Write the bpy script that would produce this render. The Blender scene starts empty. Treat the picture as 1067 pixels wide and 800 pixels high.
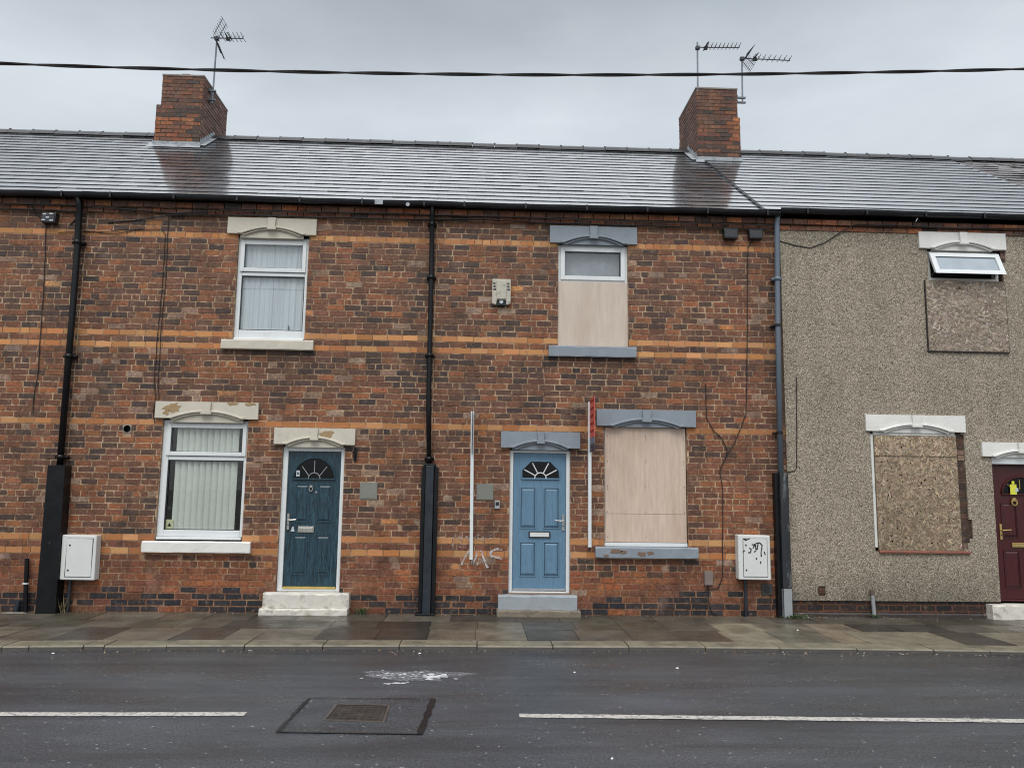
import bpy, bmesh, math, random
from mathutils import Vector, Matrix
R = math.radians
rnd = random.Random(11)
sc = bpy.context.scene
col = sc.collection

# ------------------------------------------------------------------ materials
def srgb(r, g, b, k=1.0):
    def f(c):
        c /= 255.0
        return c / 12.92 if c <= .04045 else ((c + .055) / 1.055) ** 2.4
    return (f(r) * k, f(g) * k, f(b) * k, 1)

class NT:
    def __init__(s, name):
        s.m = bpy.data.materials.new(name); s.m.use_nodes = True
        s.t = s.m.node_tree; s.t.nodes.clear()
        s.out = s.n('ShaderNodeOutputMaterial')
    def n(s, typ, **kw):
        nd = s.t.nodes.new(typ)
        for k, v in kw.items():
            if k in nd.inputs.keys(): nd.inputs[k].default_value = v
            else: setattr(nd, k, v)
        return nd
    def l(s, a, b): s.t.links.new(a, b)
    def coords(s, scale=(1, 1, 1), rot=(0, 0, 0)):
        tc = s.n('ShaderNodeTexCoord'); mp = s.n('ShaderNodeMapping')
        mp.inputs['Scale'].default_value = scale; mp.inputs['Rotation'].default_value = rot
        s.l(tc.outputs['Object'], mp.inputs['Vector']); return mp.outputs['Vector']
    def noise(s, vec, scale, detail=4, rough=.6, dist=0):
        nd = s.n('ShaderNodeTexNoise'); nd.inputs['Scale'].default_value = scale
        nd.inputs['Detail'].default_value = detail; nd.inputs['Roughness'].default_value = rough
        nd.inputs['Distortion'].default_value = dist
        s.l(vec, nd.inputs['Vector']); return nd.outputs['Fac']
    def ramp(s, fac, stops, interp='LINEAR'):
        nd = s.n('ShaderNodeValToRGB'); cr = nd.color_ramp; cr.interpolation = interp
        while len(cr.elements) < len(stops): cr.elements.new(.5)
        for e, (p, c) in zip(cr.elements, stops):
            e.position = p; e.color = c if len(c) == 4 else (*c, 1)
        s.l(fac, nd.inputs['Fac']); return nd.outputs['Color']
    def mix(s, fac, a, b, mode='MIX'):
        nd = s.n('ShaderNodeMix'); nd.data_type = 'RGBA'; nd.blend_type = mode; nd.clamp_result = False
        for sock, v in ((nd.inputs['Factor'], fac), (nd.inputs['A'], a), (nd.inputs['B'], b)):
            if hasattr(v, 'links'): s.l(v, sock)
            elif sock.type == 'RGBA' : sock.default_value = v if hasattr(v, '__len__') else (v, v, v, 1)
            else: sock.default_value = v
        for i, sk in enumerate(nd.inputs):
            if sk.type == 'RGBA' and sk.name == 'A':
                if hasattr(a, 'links'): s.l(a, sk)
                else: sk.default_value = a if hasattr(a, '__len__') else (a, a, a, 1)
            if sk.type == 'RGBA' and sk.name == 'B':
                if hasattr(b, 'links'): s.l(b, sk)
                else: sk.default_value = b if hasattr(b, '__len__') else (b, b, b, 1)
        o = [q for q in nd.outputs if q.type == 'RGBA'][0]
        return o
    def math(s, op, a, b=0.0, clamp=False):
        nd = s.n('ShaderNodeMath'); nd.operation = op; nd.use_clamp = clamp
        for i, v in enumerate((a, b)):
            if hasattr(v, 'links'): s.l(v, nd.inputs[i])
            else: nd.inputs[i].default_value = v
        return nd.outputs[0]
    def g(s, v): return (v, v, v, 1)
    def principled(s, base, rough=.6, bump=None, bstr=.3, bdist=.01, spec=.5, metal=0, ior=1.5, coat=0):
        p = s.n('ShaderNodeBsdfPrincipled')
        if hasattr(base, 'links'): s.l(base, p.inputs['Base Color'])
        else: p.inputs['Base Color'].default_value = base
        if hasattr(rough, 'links'): s.l(rough, p.inputs['Roughness'])
        else: p.inputs['Roughness'].default_value = rough
        p.inputs['Specular IOR Level'].default_value = spec
        p.inputs['Metallic'].default_value = metal; p.inputs['IOR'].default_value = ior
        p.inputs['Coat Weight'].default_value = coat
        if bump is not None:
            b = s.n('ShaderNodeBump'); b.inputs['Strength'].default_value = bstr; b.inputs['Distance'].default_value = bdist
            s.l(bump, b.inputs['Height']); s.l(b.outputs['Normal'], p.inputs['Normal'])
        s.l(p.outputs[0], s.out.inputs['Surface']); return p

def simple(name, base, rough=.6, var=.25, scale=6, dirt=None, dscale=3, dlo=.5, dhi=.75, bump=.15, metal=0, spec=.5, attr=False, stretch=(1, 1, 1), fine=40):
    """painted / stone / metal surface: tone mottling, a dirt colour in patches, fine bump"""
    t = NT(name); v = t.coords(stretch)
    n1 = t.noise(v, scale, 6)
    lo, hi = 1 - var, 1 + var
    m = t.ramp(n1, [(.25, t.g(lo)), (.75, t.g(hi))])
    if attr:
        a = t.n('ShaderNodeAttribute'); a.attribute_name = 'Col'; bc = a.outputs['Color']
    else: bc = base
    c = t.mix(1.0, bc, m, 'MULTIPLY')
    if dirt:
        d = t.ramp(t.noise(v, dscale, 8, .7), [(dlo, t.g(0)), (dhi, t.g(1))])
        c = t.mix(d, c, dirt)
    n2 = t.noise(v, fine, 4)
    r = t.ramp(n1, [(.3, t.g(max(.05, rough - .1))), (.7, t.g(min(1, rough + .1)))])
    t.principled(c, r, n2, bump, .006, spec, metal)
    return t.m

M = {}
def m_brick():
    t = NT('brick'); v = t.coords()
    a = t.n('ShaderNodeAttribute'); a.attribute_name = 'Col'
    n1 = t.noise(v, 26, 5, .7)
    c = t.mix(1.0, a.outputs['Color'], t.ramp(n1, [(.3, t.g(.5)), (.5, t.g(.95)), (.72, t.g(1.5))]), 'MULTIPLY')
    # pale lime bloom and dark soot patches
    n2 = t.noise(v, 11, 6, .75)
    c = t.mix(t.ramp(n2, [(.56, t.g(0)), (.74, t.g(.5))]), c, srgb(164, 132, 104))
    n4 = t.noise(t.coords((1, 1, 1.6)), 19, 5, .8)
    c = t.mix(t.ramp(n4, [(.56, t.g(0)), (.68, t.g(.7))]), c, srgb(52, 40, 36))
    n3 = t.noise(t.coords((1, 1, .45)), 1.6, 7, .7)
    c = t.mix(t.ramp(n3, [(.46, t.g(0)), (.7, t.g(.62))]), c, srgb(44, 35, 31))
    n5 = t.noise(v, 5.5, 7, .75)
    c = t.mix(1, c, t.ramp(n5, [(.3, t.g(.56)), (.5, t.g(1)), (.7, t.g(1.3))]), 'MULTIPLY')
    n6 = t.noise(t.coords((1, 1, .7)), 2.1, 8, .75)
    c = t.mix(t.ramp(n6, [(.55, t.g(0)), (.72, t.g(.38))]), c, srgb(150, 124, 108))
    t.principled(c, t.ramp(n5, [(.3, t.g(.5)), (.7, t.g(.8))]), t.noise(v, 60, 5, .7), .6, .006, .4)
    return t.m
def m_mortar(name='mortar', dark=False):
    t = NT(name); v = t.coords()
    n = t.mix(.5, t.noise(v, 3.2, 8, .75), t.noise(v, 15, 6, .75))
    c = t.ramp(n, [(.36, srgb(82, 60, 48)), (.47, srgb(136, 108, 86)), (.56, srgb(182, 156, 128)), (.7, srgb(208, 186, 160))])
    n3 = t.noise(t.coords((1, 1, .45)), 1.6, 7, .7)
    c = t.mix(t.ramp(n3, [(.46, t.g(0)), (.7, t.g(.7))]), c, srgb(56, 43, 36))
    # low on the wall the joints are smeared with red-brown brick dust
    tc = t.n('ShaderNodeTexCoord'); sp = t.n('ShaderNodeSeparateXYZ'); t.l(tc.outputs['Object'], sp.inputs[0])
    if dark: c = t.mix(.8, c, srgb(58, 47, 40))
    zz = t.math('ADD', sp.outputs['Z'], t.math('MULTIPLY', t.math('SUBTRACT', t.noise(v, 1.4, 4), .5), 1.6))
    f = t.ramp(zz, [(.35, t.g(.55)), (1.0, t.g(.0))])
    c = t.mix(f, c, srgb(104, 62, 42))
    t.principled(c, .9, t.noise(v, 50, 4), .5, .008, .2)
    return t.m
def m_pebble():
    t = NT('pebbledash'); v = t.coords()
    vo = t.n('ShaderNodeTexVoronoi'); vo.inputs['Scale'].default_value = 84; t.l(v, vo.inputs['Vector'])
    sp = t.n('ShaderNodeSeparateColor'); t.l(vo.outputs['Color'], sp.inputs[0])
    c = t.ramp(sp.outputs[0], [(0, srgb(88, 79, 68)), (.18, srgb(138, 127, 111)), (.55, srgb(160, 148, 130)), (.85, srgb(176, 165, 147)), (1, srgb(208, 199, 182))])
    ed = t.ramp(vo.outputs['Distance'], [(.0, t.g(1.08)), (.55, t.g(.86)), (.8, t.g(.55))])
    c = t.mix(1, c, ed, 'MULTIPLY')
    big = t.ramp(t.noise(t.coords((1, 1, .4)), 1.2, 7, .7), [(.3, t.g(.8)), (.68, t.g(1.08))])
    c = t.mix(1, c, big, 'MULTIPLY')
    # run-off staining under the upper window
    tc = t.n('ShaderNodeTexCoord'); s3 = t.n('ShaderNodeSeparateXYZ'); t.l(tc.outputs['Object'], s3.inputs[0])
    wob = t.math('MULTIPLY', t.math('SUBTRACT', t.noise(t.coords((1, 1, .25)), 5, 5, .7), .5), .35)
    xx = t.math('ADD', s3.outputs['X'], wob)
    def streak(x, w, ztop, L, k):
        a = t.math('SUBTRACT', 1.0, t.math('ABSOLUTE', t.math('DIVIDE', t.math('SUBTRACT', xx, x), w)), True)
        b = t.math('SUBTRACT', 1.0, t.math('DIVIDE', t.math('SUBTRACT', ztop, s3.outputs['Z']), L), True)
        g = t.math('LESS_THAN', s3.outputs['Z'], ztop)
        return t.math('MULTIPLY', t.math('MULTIPLY', a, b), t.math('MULTIPLY', g, k))
    st = streak(6.88, .14, 4.1, 1.5, .8)
    for q in ((8.02, .16, 4.1, 1.4, .8), (7.4, .6, 3.96, .5, .6), (6.4, .7, .98, .7, .55), (5.95, .15, 2.75, 2.2, .35), (7.34, .13, 2.8, 1.8, .5), (4.66, .14, 5.9, 5.5, .5)):
        st = t.math('MAXIMUM', st, streak(*q))
    c = t.mix(st, c, t.mix(1, c, t.g(.5), 'MULTIPLY'))
    ft = t.ramp(t.math('ADD', s3.outputs['Z'], t.math('MULTIPLY', wob, 2.0)), [(.2, t.g(.62)), (.75, t.g(1))])
    c = t.mix(1, c, ft, 'MULTIPLY')
    h = t.math('SUBTRACT', 1.0, t.math('MULTIPLY', vo.outputs['Distance'], 1.4))
    t.principled(c, .85, h, .45, .010, .3)
    return t.m
def m_slate(name, cols, rough):
    t = NT(name); v = t.coords()
    a = t.n('ShaderNodeAttribute'); a.attribute_name = 'Col'
    c = t.mix(1, a.outputs['Color'], t.ramp(t.noise(v, 9, 6, .7), [(.3, t.g(.7)), (.7, t.g(1.3))]), 'MULTIPLY')
    n = t.mix(.6, t.noise(t.coords((1, .35, 1)), 5, 6, .7), t.noise(t.coords((.6, .5, .5)), 1.1, 4, .6))
    r = t.ramp(n, [(.36, t.g(rough - .08)), (.64, t.g(rough + .2))])
    p = t.principled(c, r, t.noise(t.coords((1, .6, .6)), 18, 5, .6), .2, .006, 1.0, 0, 1.75)
    p.inputs['Coat Weight'].default_value = 1.0 if rough < .3 else .3; p.inputs['Coat Roughness'].default_value = rough * .5; p.inputs['Coat IOR'].default_value = 1.6
    return t.m
def m_asphalt(name, k=1.0, plain=False):
    t = NT(name); v = t.coords()
    n = t.noise(v, 62, 5, .9)
    c = t.ramp(n, [(.34, srgb(24, 26, 29, k)), (.5, srgb(57, 61, 66, k)), (.6, srgb(98, 102, 108, k)), (.72, srgb(162, 166, 170, k))])
    big = t.ramp(t.noise(t.coords((.35, 1, 1)), 1.3, 8, .7), [(.3, t.g(.6)), (.7, t.g(1.28))])
    c = t.mix(1, c, big, 'MULTIPLY')
    vo = t.n('ShaderNodeTexVoronoi'); vo.inputs['Scale'].default_value = 21; t.l(v, vo.inputs['Vector'])
    fl = t.ramp(vo.outputs['Distance'], [(.14, t.g(.85)), (.22, t.g(0))])
    sp = t.n('ShaderNodeSeparateColor'); t.l(vo.outputs['Color'], sp.inputs[0])
    c = t.mix(t.math('MULTIPLY', fl, t.math('GREATER_THAN', sp.outputs[1], .87)), c, srgb(158, 158, 160))
    rn = t.ramp(t.noise(t.coords((.3, 1, 1)), 1.7, 6, .65), [(.36, t.g(.2)), (.62, t.g(.5))])
    if not plain:
        tc = t.n('ShaderNodeTexCoord'); s3 = t.n('ShaderNodeSeparateXYZ'); t.l(tc.outputs['Object'], s3.inputs[0])
        yy = t.math('ADD', s3.outputs['Y'], t.math('MULTIPLY', t.math('SUBTRACT', t.noise(t.coords((.5, 2, 1)), 1.5, 6, .7), .5), .7))
        f = t.ramp(t.math('ADD', t.math('MULTIPLY', yy, .25), 1.3), [(.40, t.g(0)), (.47, t.g(.5)), (.72, t.g(.8))])
        c = t.mix(f, c, t.mix(.55, c, t.mix(1, srgb(46, 42, 40), big, 'MULTIPLY')))
        # faint lengthwise wheel-polished / damp streak by the centre line
        s = t.ramp(t.noise(t.coords((.12, 2.2, 1)), 1.2, 5), [(.5, t.g(0)), (.68, t.g(.6))])
        c = t.mix(s, c, srgb(40, 39, 40))
    t.principled(c, rn, n, .55, .006, .5)
    return t.m
def m_glass(name, tint=(.97, .985, .98, 1), k=1.0):
    t = NT(name)
    tr = t.n('ShaderNodeBsdfTransparent'); tr.inputs[0].default_value = tint
    gl = t.n('ShaderNodeBsdfGlossy'); gl.inputs['Roughness'].default_value = .01; gl.inputs[0].default_value = (1, 1, 1, 1)
    b = t.n('ShaderNodeBump'); b.inputs['Strength'].default_value = .03; b.inputs['Distance'].default_value = .02
    t.l(t.noise(t.coords(), 1.8, 2), b.inputs['Height']); t.l(b.outputs[0], gl.inputs['Normal'])
    lw = t.n('ShaderNodeLayerWeight'); lw.inputs[0].default_value = .5
    f = t.math('ADD', .085 * k, t.math('MULTIPLY', t.math('POWER', lw.outputs['Facing'], 5.0), .85), True)
    mx = t.n('ShaderNodeMixShader'); t.l(f, mx.inputs[0]); t.l(tr.outputs[0], mx.inputs[1]); t.l(gl.outputs[0], mx.inputs[2])
    t.l(mx.outputs[0], t.out.inputs[0]); return t.m
def m_ply(name, base, streak, grain=1.0):
    t = NT(name); v = t.coords((1, 1, .12))
    n = t.noise(v, 22, 6, .65)
    c = t.mix(1, base, t.ramp(n, [(.3, t.g(1 - .16 * grain)), (.7, t.g(1 + .12 * grain))]), 'MULTIPLY')
    n2 = t.noise(t.coords((1, 1, .3)), 1.7, 7, .7)
    c = t.mix(t.ramp(n2, [(.48, t.g(0)), (.72, t.g(.75))]), c, streak)
    n3 = t.noise(t.coords((1, 1, .8)), 9, 4, .8)
    c = t.mix(t.ramp(n3, [(.68, t.g(0)), (.76, t.g(.45))]), c, srgb(120, 92, 70))
    t.principled(c, .7, n, .25, .004, .3); return t.m
def m_attr(name, rough=.7, bump=.3): return simple(name, None, rough, .15, 20, attr=True, bump=bump)
def m_flag():
    t = NT('paving_stone'); v = t.coords()
    a = t.n('ShaderNodeAttribute'); a.attribute_name = 'Col'
    hsv = t.n('ShaderNodeHueSaturation'); hsv.inputs['Saturation'].default_value = .8; hsv.inputs['Hue'].default_value = .52; hsv.inputs['Value'].default_value = .84; t.l(a.outputs['Color'], hsv.inputs['Color'])
    c = t.mix(1, hsv.outputs['Color'], t.ramp(t.noise(v, 2.5, 8, .7), [(.28, t.g(.45)), (.7, t.g(1.18))]), 'MULTIPLY')
    c = t.mix(1, c, t.ramp(t.noise(v, 70, 3, .7), [(.3, t.g(.75)), (.7, t.g(1.25))]), 'MULTIPLY')
    c = t.mix(t.ramp(t.noise(v, 1.1, 6, .7), [(.5, t.g(0)), (.7, t.g(.55))]), c, srgb(58, 50, 44))
    r = t.ramp(t.noise(v, 1.5, 5), [(.35, t.g(.18)), (.65, t.g(.56))])
    t.principled(c, r, t.noise(v, 45, 5), .45, .006, .5); return t.m

M['brick'] = m_brick(); M['buff_brick'] = simple('buff_brick', None, .75, .13, 24, srgb(110, 74, 50), 5, .62, .9, .3, attr=True); M['mortar'] = m_mortar(); M['sooty_mortar'] = m_mortar('sooty_mortar', True); M['pebble'] = m_pebble()
M['slate'] = m_slate('wet_slate', None, .25); M['old_slate'] = m_slate('old_slate', None, .5)
M['slate_edge_shade'] = simple('slate_edge_shade', srgb(26, 26, 29), .8)  # near-black edge colour stands for the shadow gap under each slate course
M['asphalt'] = m_asphalt('asphalt'); M['asphalt_patch'] = m_asphalt('asphalt_patch', .8, True)
M['glass'] = m_glass('window_glass'); M['door_glass'] = m_glass('door_glass', (.35, .36, .37, 1), .8)
M['upvc'] = simple('white_upvc', srgb(208, 211, 211), .35, .05, 4, srgb(150, 150, 142), 5, .62, .9, .04)
M['upvc_dirty'] = simple('weathered_white_upvc', srgb(206, 206, 200), .45, .1, 5, srgb(120, 112, 100), 4, .55, .85, .08)
M['white_paint'] = simple('white_masonry_paint', srgb(212, 210, 205), .7, .07, 7, srgb(140, 128, 112), 4.5, .62, .85, .6, fine=25)
M['cream_paint'] = simple('cream_masonry_paint', srgb(188, 181, 166), .7, .09, 6, srgb(150, 134, 110), 4, .6, .85, .35)
M['white_step'] = simple('worn_white_step_paint', srgb(196, 192, 182), .75, .12, 8, srgb(112, 98, 82), 5.5, .52, .7, .8, fine=22)
M['grey_paint'] = simple('blue_grey_masonry_paint', srgb(126, 134, 142), .6, .1, 6, srgb(92, 96, 100), 4, .58, .85, .3)
M['grey_step'] = simple('grey_step_paint', srgb(142, 148, 152), .65, .1, 6, srgb(100, 98, 94), 5, .56, .8, .4)
M['stone'] = simple('weathered_stone', srgb(120, 110, 96), .85, .25, 8, srgb(70, 62, 54), 4, .5, .75, .7)
M['sandstone'] = simple('bare_sandstone', srgb(150, 126, 92), .9, .2, 14, bump=.6)
M['rust_patch'] = simple('bare_brown_stone', srgb(118, 94, 78), .9, .25, 14, bump=.6)
M['kerb'] = simple('kerb_stone', srgb(112, 106, 90), .5, .3, 5, srgb(62, 58, 49), 3, .5, .75, .6, spec=.5)
M['flag'] = m_flag()
M['black_pipe'] = simple('black_cast_iron', srgb(11, 12, 16), .38, .3, 6, srgb(60, 62, 66), 9, .66, .8, .3, spec=.3)
M['black_pipe_blue'] = simple('blue_black_paint', srgb(30, 37, 46), .38, .3, 6, srgb(110, 114, 118), 12, .66, .74, .35)
M['grey_pipe'] = simple('blue_grey_pipe_paint', srgb(96, 108, 120), .4, .12, 4, srgb(60, 62, 66), 5, .62, .8, .2)
M['grey_pipe_pale'] = simple('pale_grey_pipe_paint', srgb(140, 144, 146), .5, .15, 5, srgb(66, 66, 66), 5, .55, .7, .3)
M['worn_black'] = simple('scraped_black_paint', srgb(34, 36, 40), .4, .3, 5, srgb(120, 124, 124), 6, .55, .68, .4, stretch=(1, 1, .25))
M['gutter'] = simple('black_gutter', srgb(10, 12, 20), .35, .2, 5, bump=.1)
M['lead'] = simple('lead_flashing', srgb(150, 156, 160), .45, .2, 8, srgb(90, 94, 96), 5, .5, .7, .4)
M['ridge'] = simple('ridge_tile', srgb(44, 45, 48), .4, .3, 5, srgb(104, 104, 98), 6, .6, .8, .4)
M['cement'] = simple('cement', srgb(132, 126, 118), .9, .25, 9, bump=.7)
M['plywood'] = m_ply('plywood_board', srgb(194, 174, 157), srgb(174, 148, 130))
M['plywood_pale'] = m_ply('pale_plywood_board', srgb(192, 178, 164), srgb(176, 156, 140), .7)
M['osb'] = m_attr('strand_board', .75, .4)
M['net'] = simple('net_curtain', srgb(170, 178, 182), .9, .1, 10, bump=.2, stretch=(1, 1, .1))
M['blind'] = simple('vertical_blind_fabric', srgb(192, 197, 188), .8, .06, 10, bump=.1)
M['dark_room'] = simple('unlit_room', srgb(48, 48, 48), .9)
M['teal_door'] = None
def m_door(name, base, k, rough):
    t = NT(name); v = t.coords((3, 1, .3))
    n = t.noise(v, 13, 6, .7, 1.6)
    c = t.mix(1, base, t.ramp(n, [(.35, t.g(1 - k)), (.65, t.g(1 + k))]), 'MULTIPLY')
    c = t.mix(t.ramp(t.noise(t.coords(), 4, 7, .75), [(.58, t.g(0)), (.8, t.g(.35))]), c, (base[0] * .5, base[1] * .5, base[2] * .5, 1))
    t.principled(c, rough, n, .35, .005, .5); return t.m
M['teal_door'] = m_door('dark_teal_woodgrain', srgb(28, 56, 67), .85, .42)
M['blue_door'] = m_door('pale_blue_door_paint', srgb(88, 120, 143), .16, .5)
M['maroon_door'] = m_door('dark_maroon_door', srgb(64, 20, 21), .22, .3)
M['shadow_gap'] = simple('groove_shade', srgb(40, 62, 80), .6)  # shade of the door panel grooves, put into the colour
M['chrome'] = simple('brushed_metal', srgb(190, 188, 182), .25, .1, 9, metal=.9)
M['brass'] = simple('brass', srgb(196, 170, 110), .3, .15, 9, metal=.7)
M['gold_strip'] = simple('gold_threshold', srgb(206, 176, 96), .35, .12, 9, metal=.4)
M['black_plastic'] = simple('black_plastic', srgb(24, 25, 28), .4, .2, 8, srgb(70, 68, 64), 14, .66, .8)
M['box_face'] = simple('dusty_dark_plastic', srgb(46, 47, 50), .35, .5, 30)
M['meter_white'] = simple('meter_box_plastic', srgb(202, 203, 200), .45, .05, 4, srgb(140, 132, 120), 6, .64, .85, .08)
M['alarm'] = simple('weathered_alarm_box', srgb(176, 170, 156), .5, .12, 9, srgb(96, 90, 80), 11, .55, .7, .2)
M['ink'] = simple('black_marker', srgb(34, 36, 38), .5)
M['grey_plaque'] = simple('grey_plaque_plastic', srgb(118, 118, 110), .5, .1, 6, bump=.1)
M['galv'] = simple('weathered_steel', srgb(112, 116, 122), .4, .25, 9, metal=.6)
M['dark_metal'] = simple('dark_aerial_metal', srgb(58, 60, 66), .5, .2, 9, metal=.3)
M['cable'] = simple('black_cable', srgb(26, 24, 26), .5, .3, 6, srgb(70, 60, 52), 8, .6, .8)
M['line_paint'] = simple('road_line_paint', srgb(176, 172, 166), .6, .14, 12, srgb(92, 90, 90), 26, .5, .62, .4)
M['tar'] = simple('tar_seal', srgb(28, 28, 30), .28, .3, 8, bump=.3)
M['iron'] = simple('rusty_iron_cover', srgb(50, 47, 45), .4, .4, 7, srgb(92, 66, 44), 6, .56, .74, .6)
M['iron_edge'] = simple('worn_iron_edge', srgb(96, 92, 88), .35, .3, 9, srgb(80, 66, 54), 7, .5, .7, metal=.4)
M['spill'] = simple('dried_white_paint', srgb(204, 205, 208), .6, .2, 20, srgb(90, 90, 94), 14, .52, .7, .3)
M['red_board'] = simple('red_sign_board', srgb(200, 84, 74), .4, .1, 6)
M['navy_board'] = simple('navy_sign_board', srgb(44, 46, 66), .4, .1, 6)
M['slate_blue_board'] = simple('blue_grey_sign_board', srgb(104, 116, 132), .4, .1, 6)
M['purple_board'] = simple('dark_purple_sign_board', srgb(44, 34, 50), .4, .2, 6)
M['graffiti'] = None
def m_spray(name, c, lo, hi):
    t = NT(name); tr = t.n('ShaderNodeBsdfTransparent'); d = t.n('ShaderNodeBsdfDiffuse'); d.inputs[0].default_value = c
    f = t.ramp(t.noise(t.coords(), 28, 5, .7), [(lo, t.g(0)), (hi, t.g(1))])
    mx = t.n('ShaderNodeMixShader'); t.l(f, mx.inputs[0]); t.l(tr.outputs[0], mx.inputs[1]); t.l(d.outputs[0], mx.inputs[2])
    t.l(mx.outputs[0], t.out.inputs[0]); return t.m
M['graffiti'] = m_spray('white_spray_paint', srgb(186, 180, 178), .38, .58)
M['graffiti_faint'] = m_spray('faded_spray_paint', srgb(176, 164, 158), .46, .66)
M['leaf'] = simple('weed_leaf', srgb(66, 86, 46), .6, .35, 20)
M['straw'] = simple('dry_grass', srgb(150, 136, 100), .8, .2, 20)
M['tag_yellow'] = simple('yellow_card', srgb(206, 206, 66), .6, .08)
M['sticker'] = simple('white_sticker', srgb(176, 188, 192), .5, .05)
M['litter'] = simple('white_litter', srgb(214, 214, 210), .6, .1)
M['ground'] = simple('ground', srgb(84, 82, 78), .9, .2, .5)
M['terracotta'] = simple('red_clay', srgb(132, 72, 52), .8, .2, 9)
M['led'] = simple('pale_lens', srgb(190, 196, 200), .2, .2, 40)

# ------------------------------------------------------------------ mesh builder
ORG = {}
class MB:
    def __init__(s): s.v = []; s.f = []; s.mi = []; s.c = []
    def face(s, pts, mi=0, c=(1, 1, 1)):
        i = len(s.v); s.v += [tuple(p) for p in pts]; s.f.append(tuple(range(i, i + len(pts)))); s.mi.append(mi); s.c.append(c)
    def box(s, x0, x1, y0, y1, z0, z1, mi=0, c=(1, 1, 1)):
        i = len(s.v)
        s.v += [(x0, y0, z0), (x1, y0, z0), (x1, y1, z0), (x0, y1, z0), (x0, y0, z1), (x1, y0, z1), (x1, y1, z1), (x0, y1, z1)]
        for q in ((0, 3, 2, 1), (4, 5, 6, 7), (0, 1, 5, 4), (1, 2, 6, 5), (2, 3, 7, 6), (3, 0, 4, 7)):
            s.f.append(tuple(i + k for k in q)); s.mi.append(mi); s.c.append(c)
    def prism(s, poly, y0, y1, mi=0, c=(1, 1, 1)):      # poly: (x,z) anticlockwise seen from -Y
        i = len(s.v); n = len(poly)
        s.v += [(x, y0, z) for x, z in poly] + [(x, y1, z) for x, z in poly]
        s.f.append(tuple(range(i, i + n))); s.f.append(tuple(range(i + 2 * n - 1, i + n - 1, -1)))
        s.mi += [mi, mi]; s.c += [c, c]
        for k in range(n):
            k2 = (k + 1) % n
            s.f.append((i + k2, i + k, i + n + k, i + n + k2)); s.mi.append(mi); s.c.append(c)
    def tube(s, pts, r, n=6, mi=0, c=(1, 1, 1), cap=True, flat=1.0):
        pts = [Vector(p) for p in pts]; rings = []
        for k, p in enumerate(pts):
            d = (pts[min(k + 1, len(pts) - 1)] - pts[max(k - 1, 0)]).normalized()
            a = Vector((0, 1, 0)) if abs(d.y) < .9 else Vector((1, 0, 0))
            u = d.cross(a).normalized(); w = d.cross(u).normalized()
            rr = r[k] if hasattr(r, '__len__') else r
            i = len(s.v); rings.append(i)
            for j in range(n):
                t = 2 * math.pi * j / n
                s.v.append(tuple(p + u * (rr * math.cos(t)) + w * (rr * flat * math.sin(t))))
        for a, b in zip(rings, rings[1:]):
            for j in range(n):
                j2 = (j + 1) % n
                s.f.append((a + j, a + j2, b + j2, b + j)); s.mi.append(mi); s.c.append(c)
        if cap:
            s.f.append(tuple(rings[0] + j for j in reversed(range(n)))); s.mi.append(mi); s.c.append(c)
            s.f.append(tuple(rings[-1] + j for j in range(n))); s.mi.append(mi); s.c.append(c)
    def build(s, name, mats, parent=None, bevel=0, smooth=False, base=None, seg=2):
        if not isinstance(mats, (list, tuple)): mats = [mats]
        o0 = Vector(base) if base else (ORG[parent.name] if parent else Vector((0, 0, 0)))
        me = bpy.data.meshes.new(name)
        me.from_pydata([tuple(Vector(v) - o0) for v in s.v], [], s.f)
        for m in mats: me.materials.append(m)
        for p, mi in zip(me.polygons, s.mi): p.material_index = mi; p.use_smooth = smooth
        at = me.color_attributes.new('Col', 'FLOAT_COLOR', 'CORNER')
        buf = []
        for p, c in zip(me.polygons, s.c):
            buf += [*c[:3], 1.0] * p.loop_total
        at.data.foreach_set('color', buf)
        if bevel:
            bm = bmesh.new(); bm.from_mesh(me)
            bmesh.ops.remove_doubles(bm, verts=bm.verts, dist=1e-6)
            es = [e for e in bm.edges if len(e.link_faces) == 2 and e.calc_face_angle(0) > .6]
            bmesh.ops.bevel(bm, geom=es, offset=bevel, segments=seg, affect='EDGES', profile=.5, clamp_overlap=True)
            bm.to_mesh(me); bm.free()
        me.update()
        o = bpy.data.objects.new(name, me); col.objects.link(o)
        if parent: o.parent = parent
        else: o.location = o0
        ORG[o.name] = o0
        return o

def tag(o, label, cat, group=None):
    o['label'] = label; o['category'] = cat
    if group: o['group'] = group
    return o
def thing(name, label, cat, loc, group=None):
    o = bpy.data.objects.new(name, None); col.objects.link(o); o.location = loc; o.empty_display_size = .2
    ORG[o.name] = Vector(loc); return tag(o, label, cat, group)
def struct(o): o['kind'] = 'structure'; return o

def lerp(a, b, t): return a + (b - a) * t
def jit(c, k): 
    s = 1 + rnd.uniform(-k, k); return tuple(max(0, x * s * (1 + rnd.uniform(-k, k) * .35)) for x in c[:3])

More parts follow.
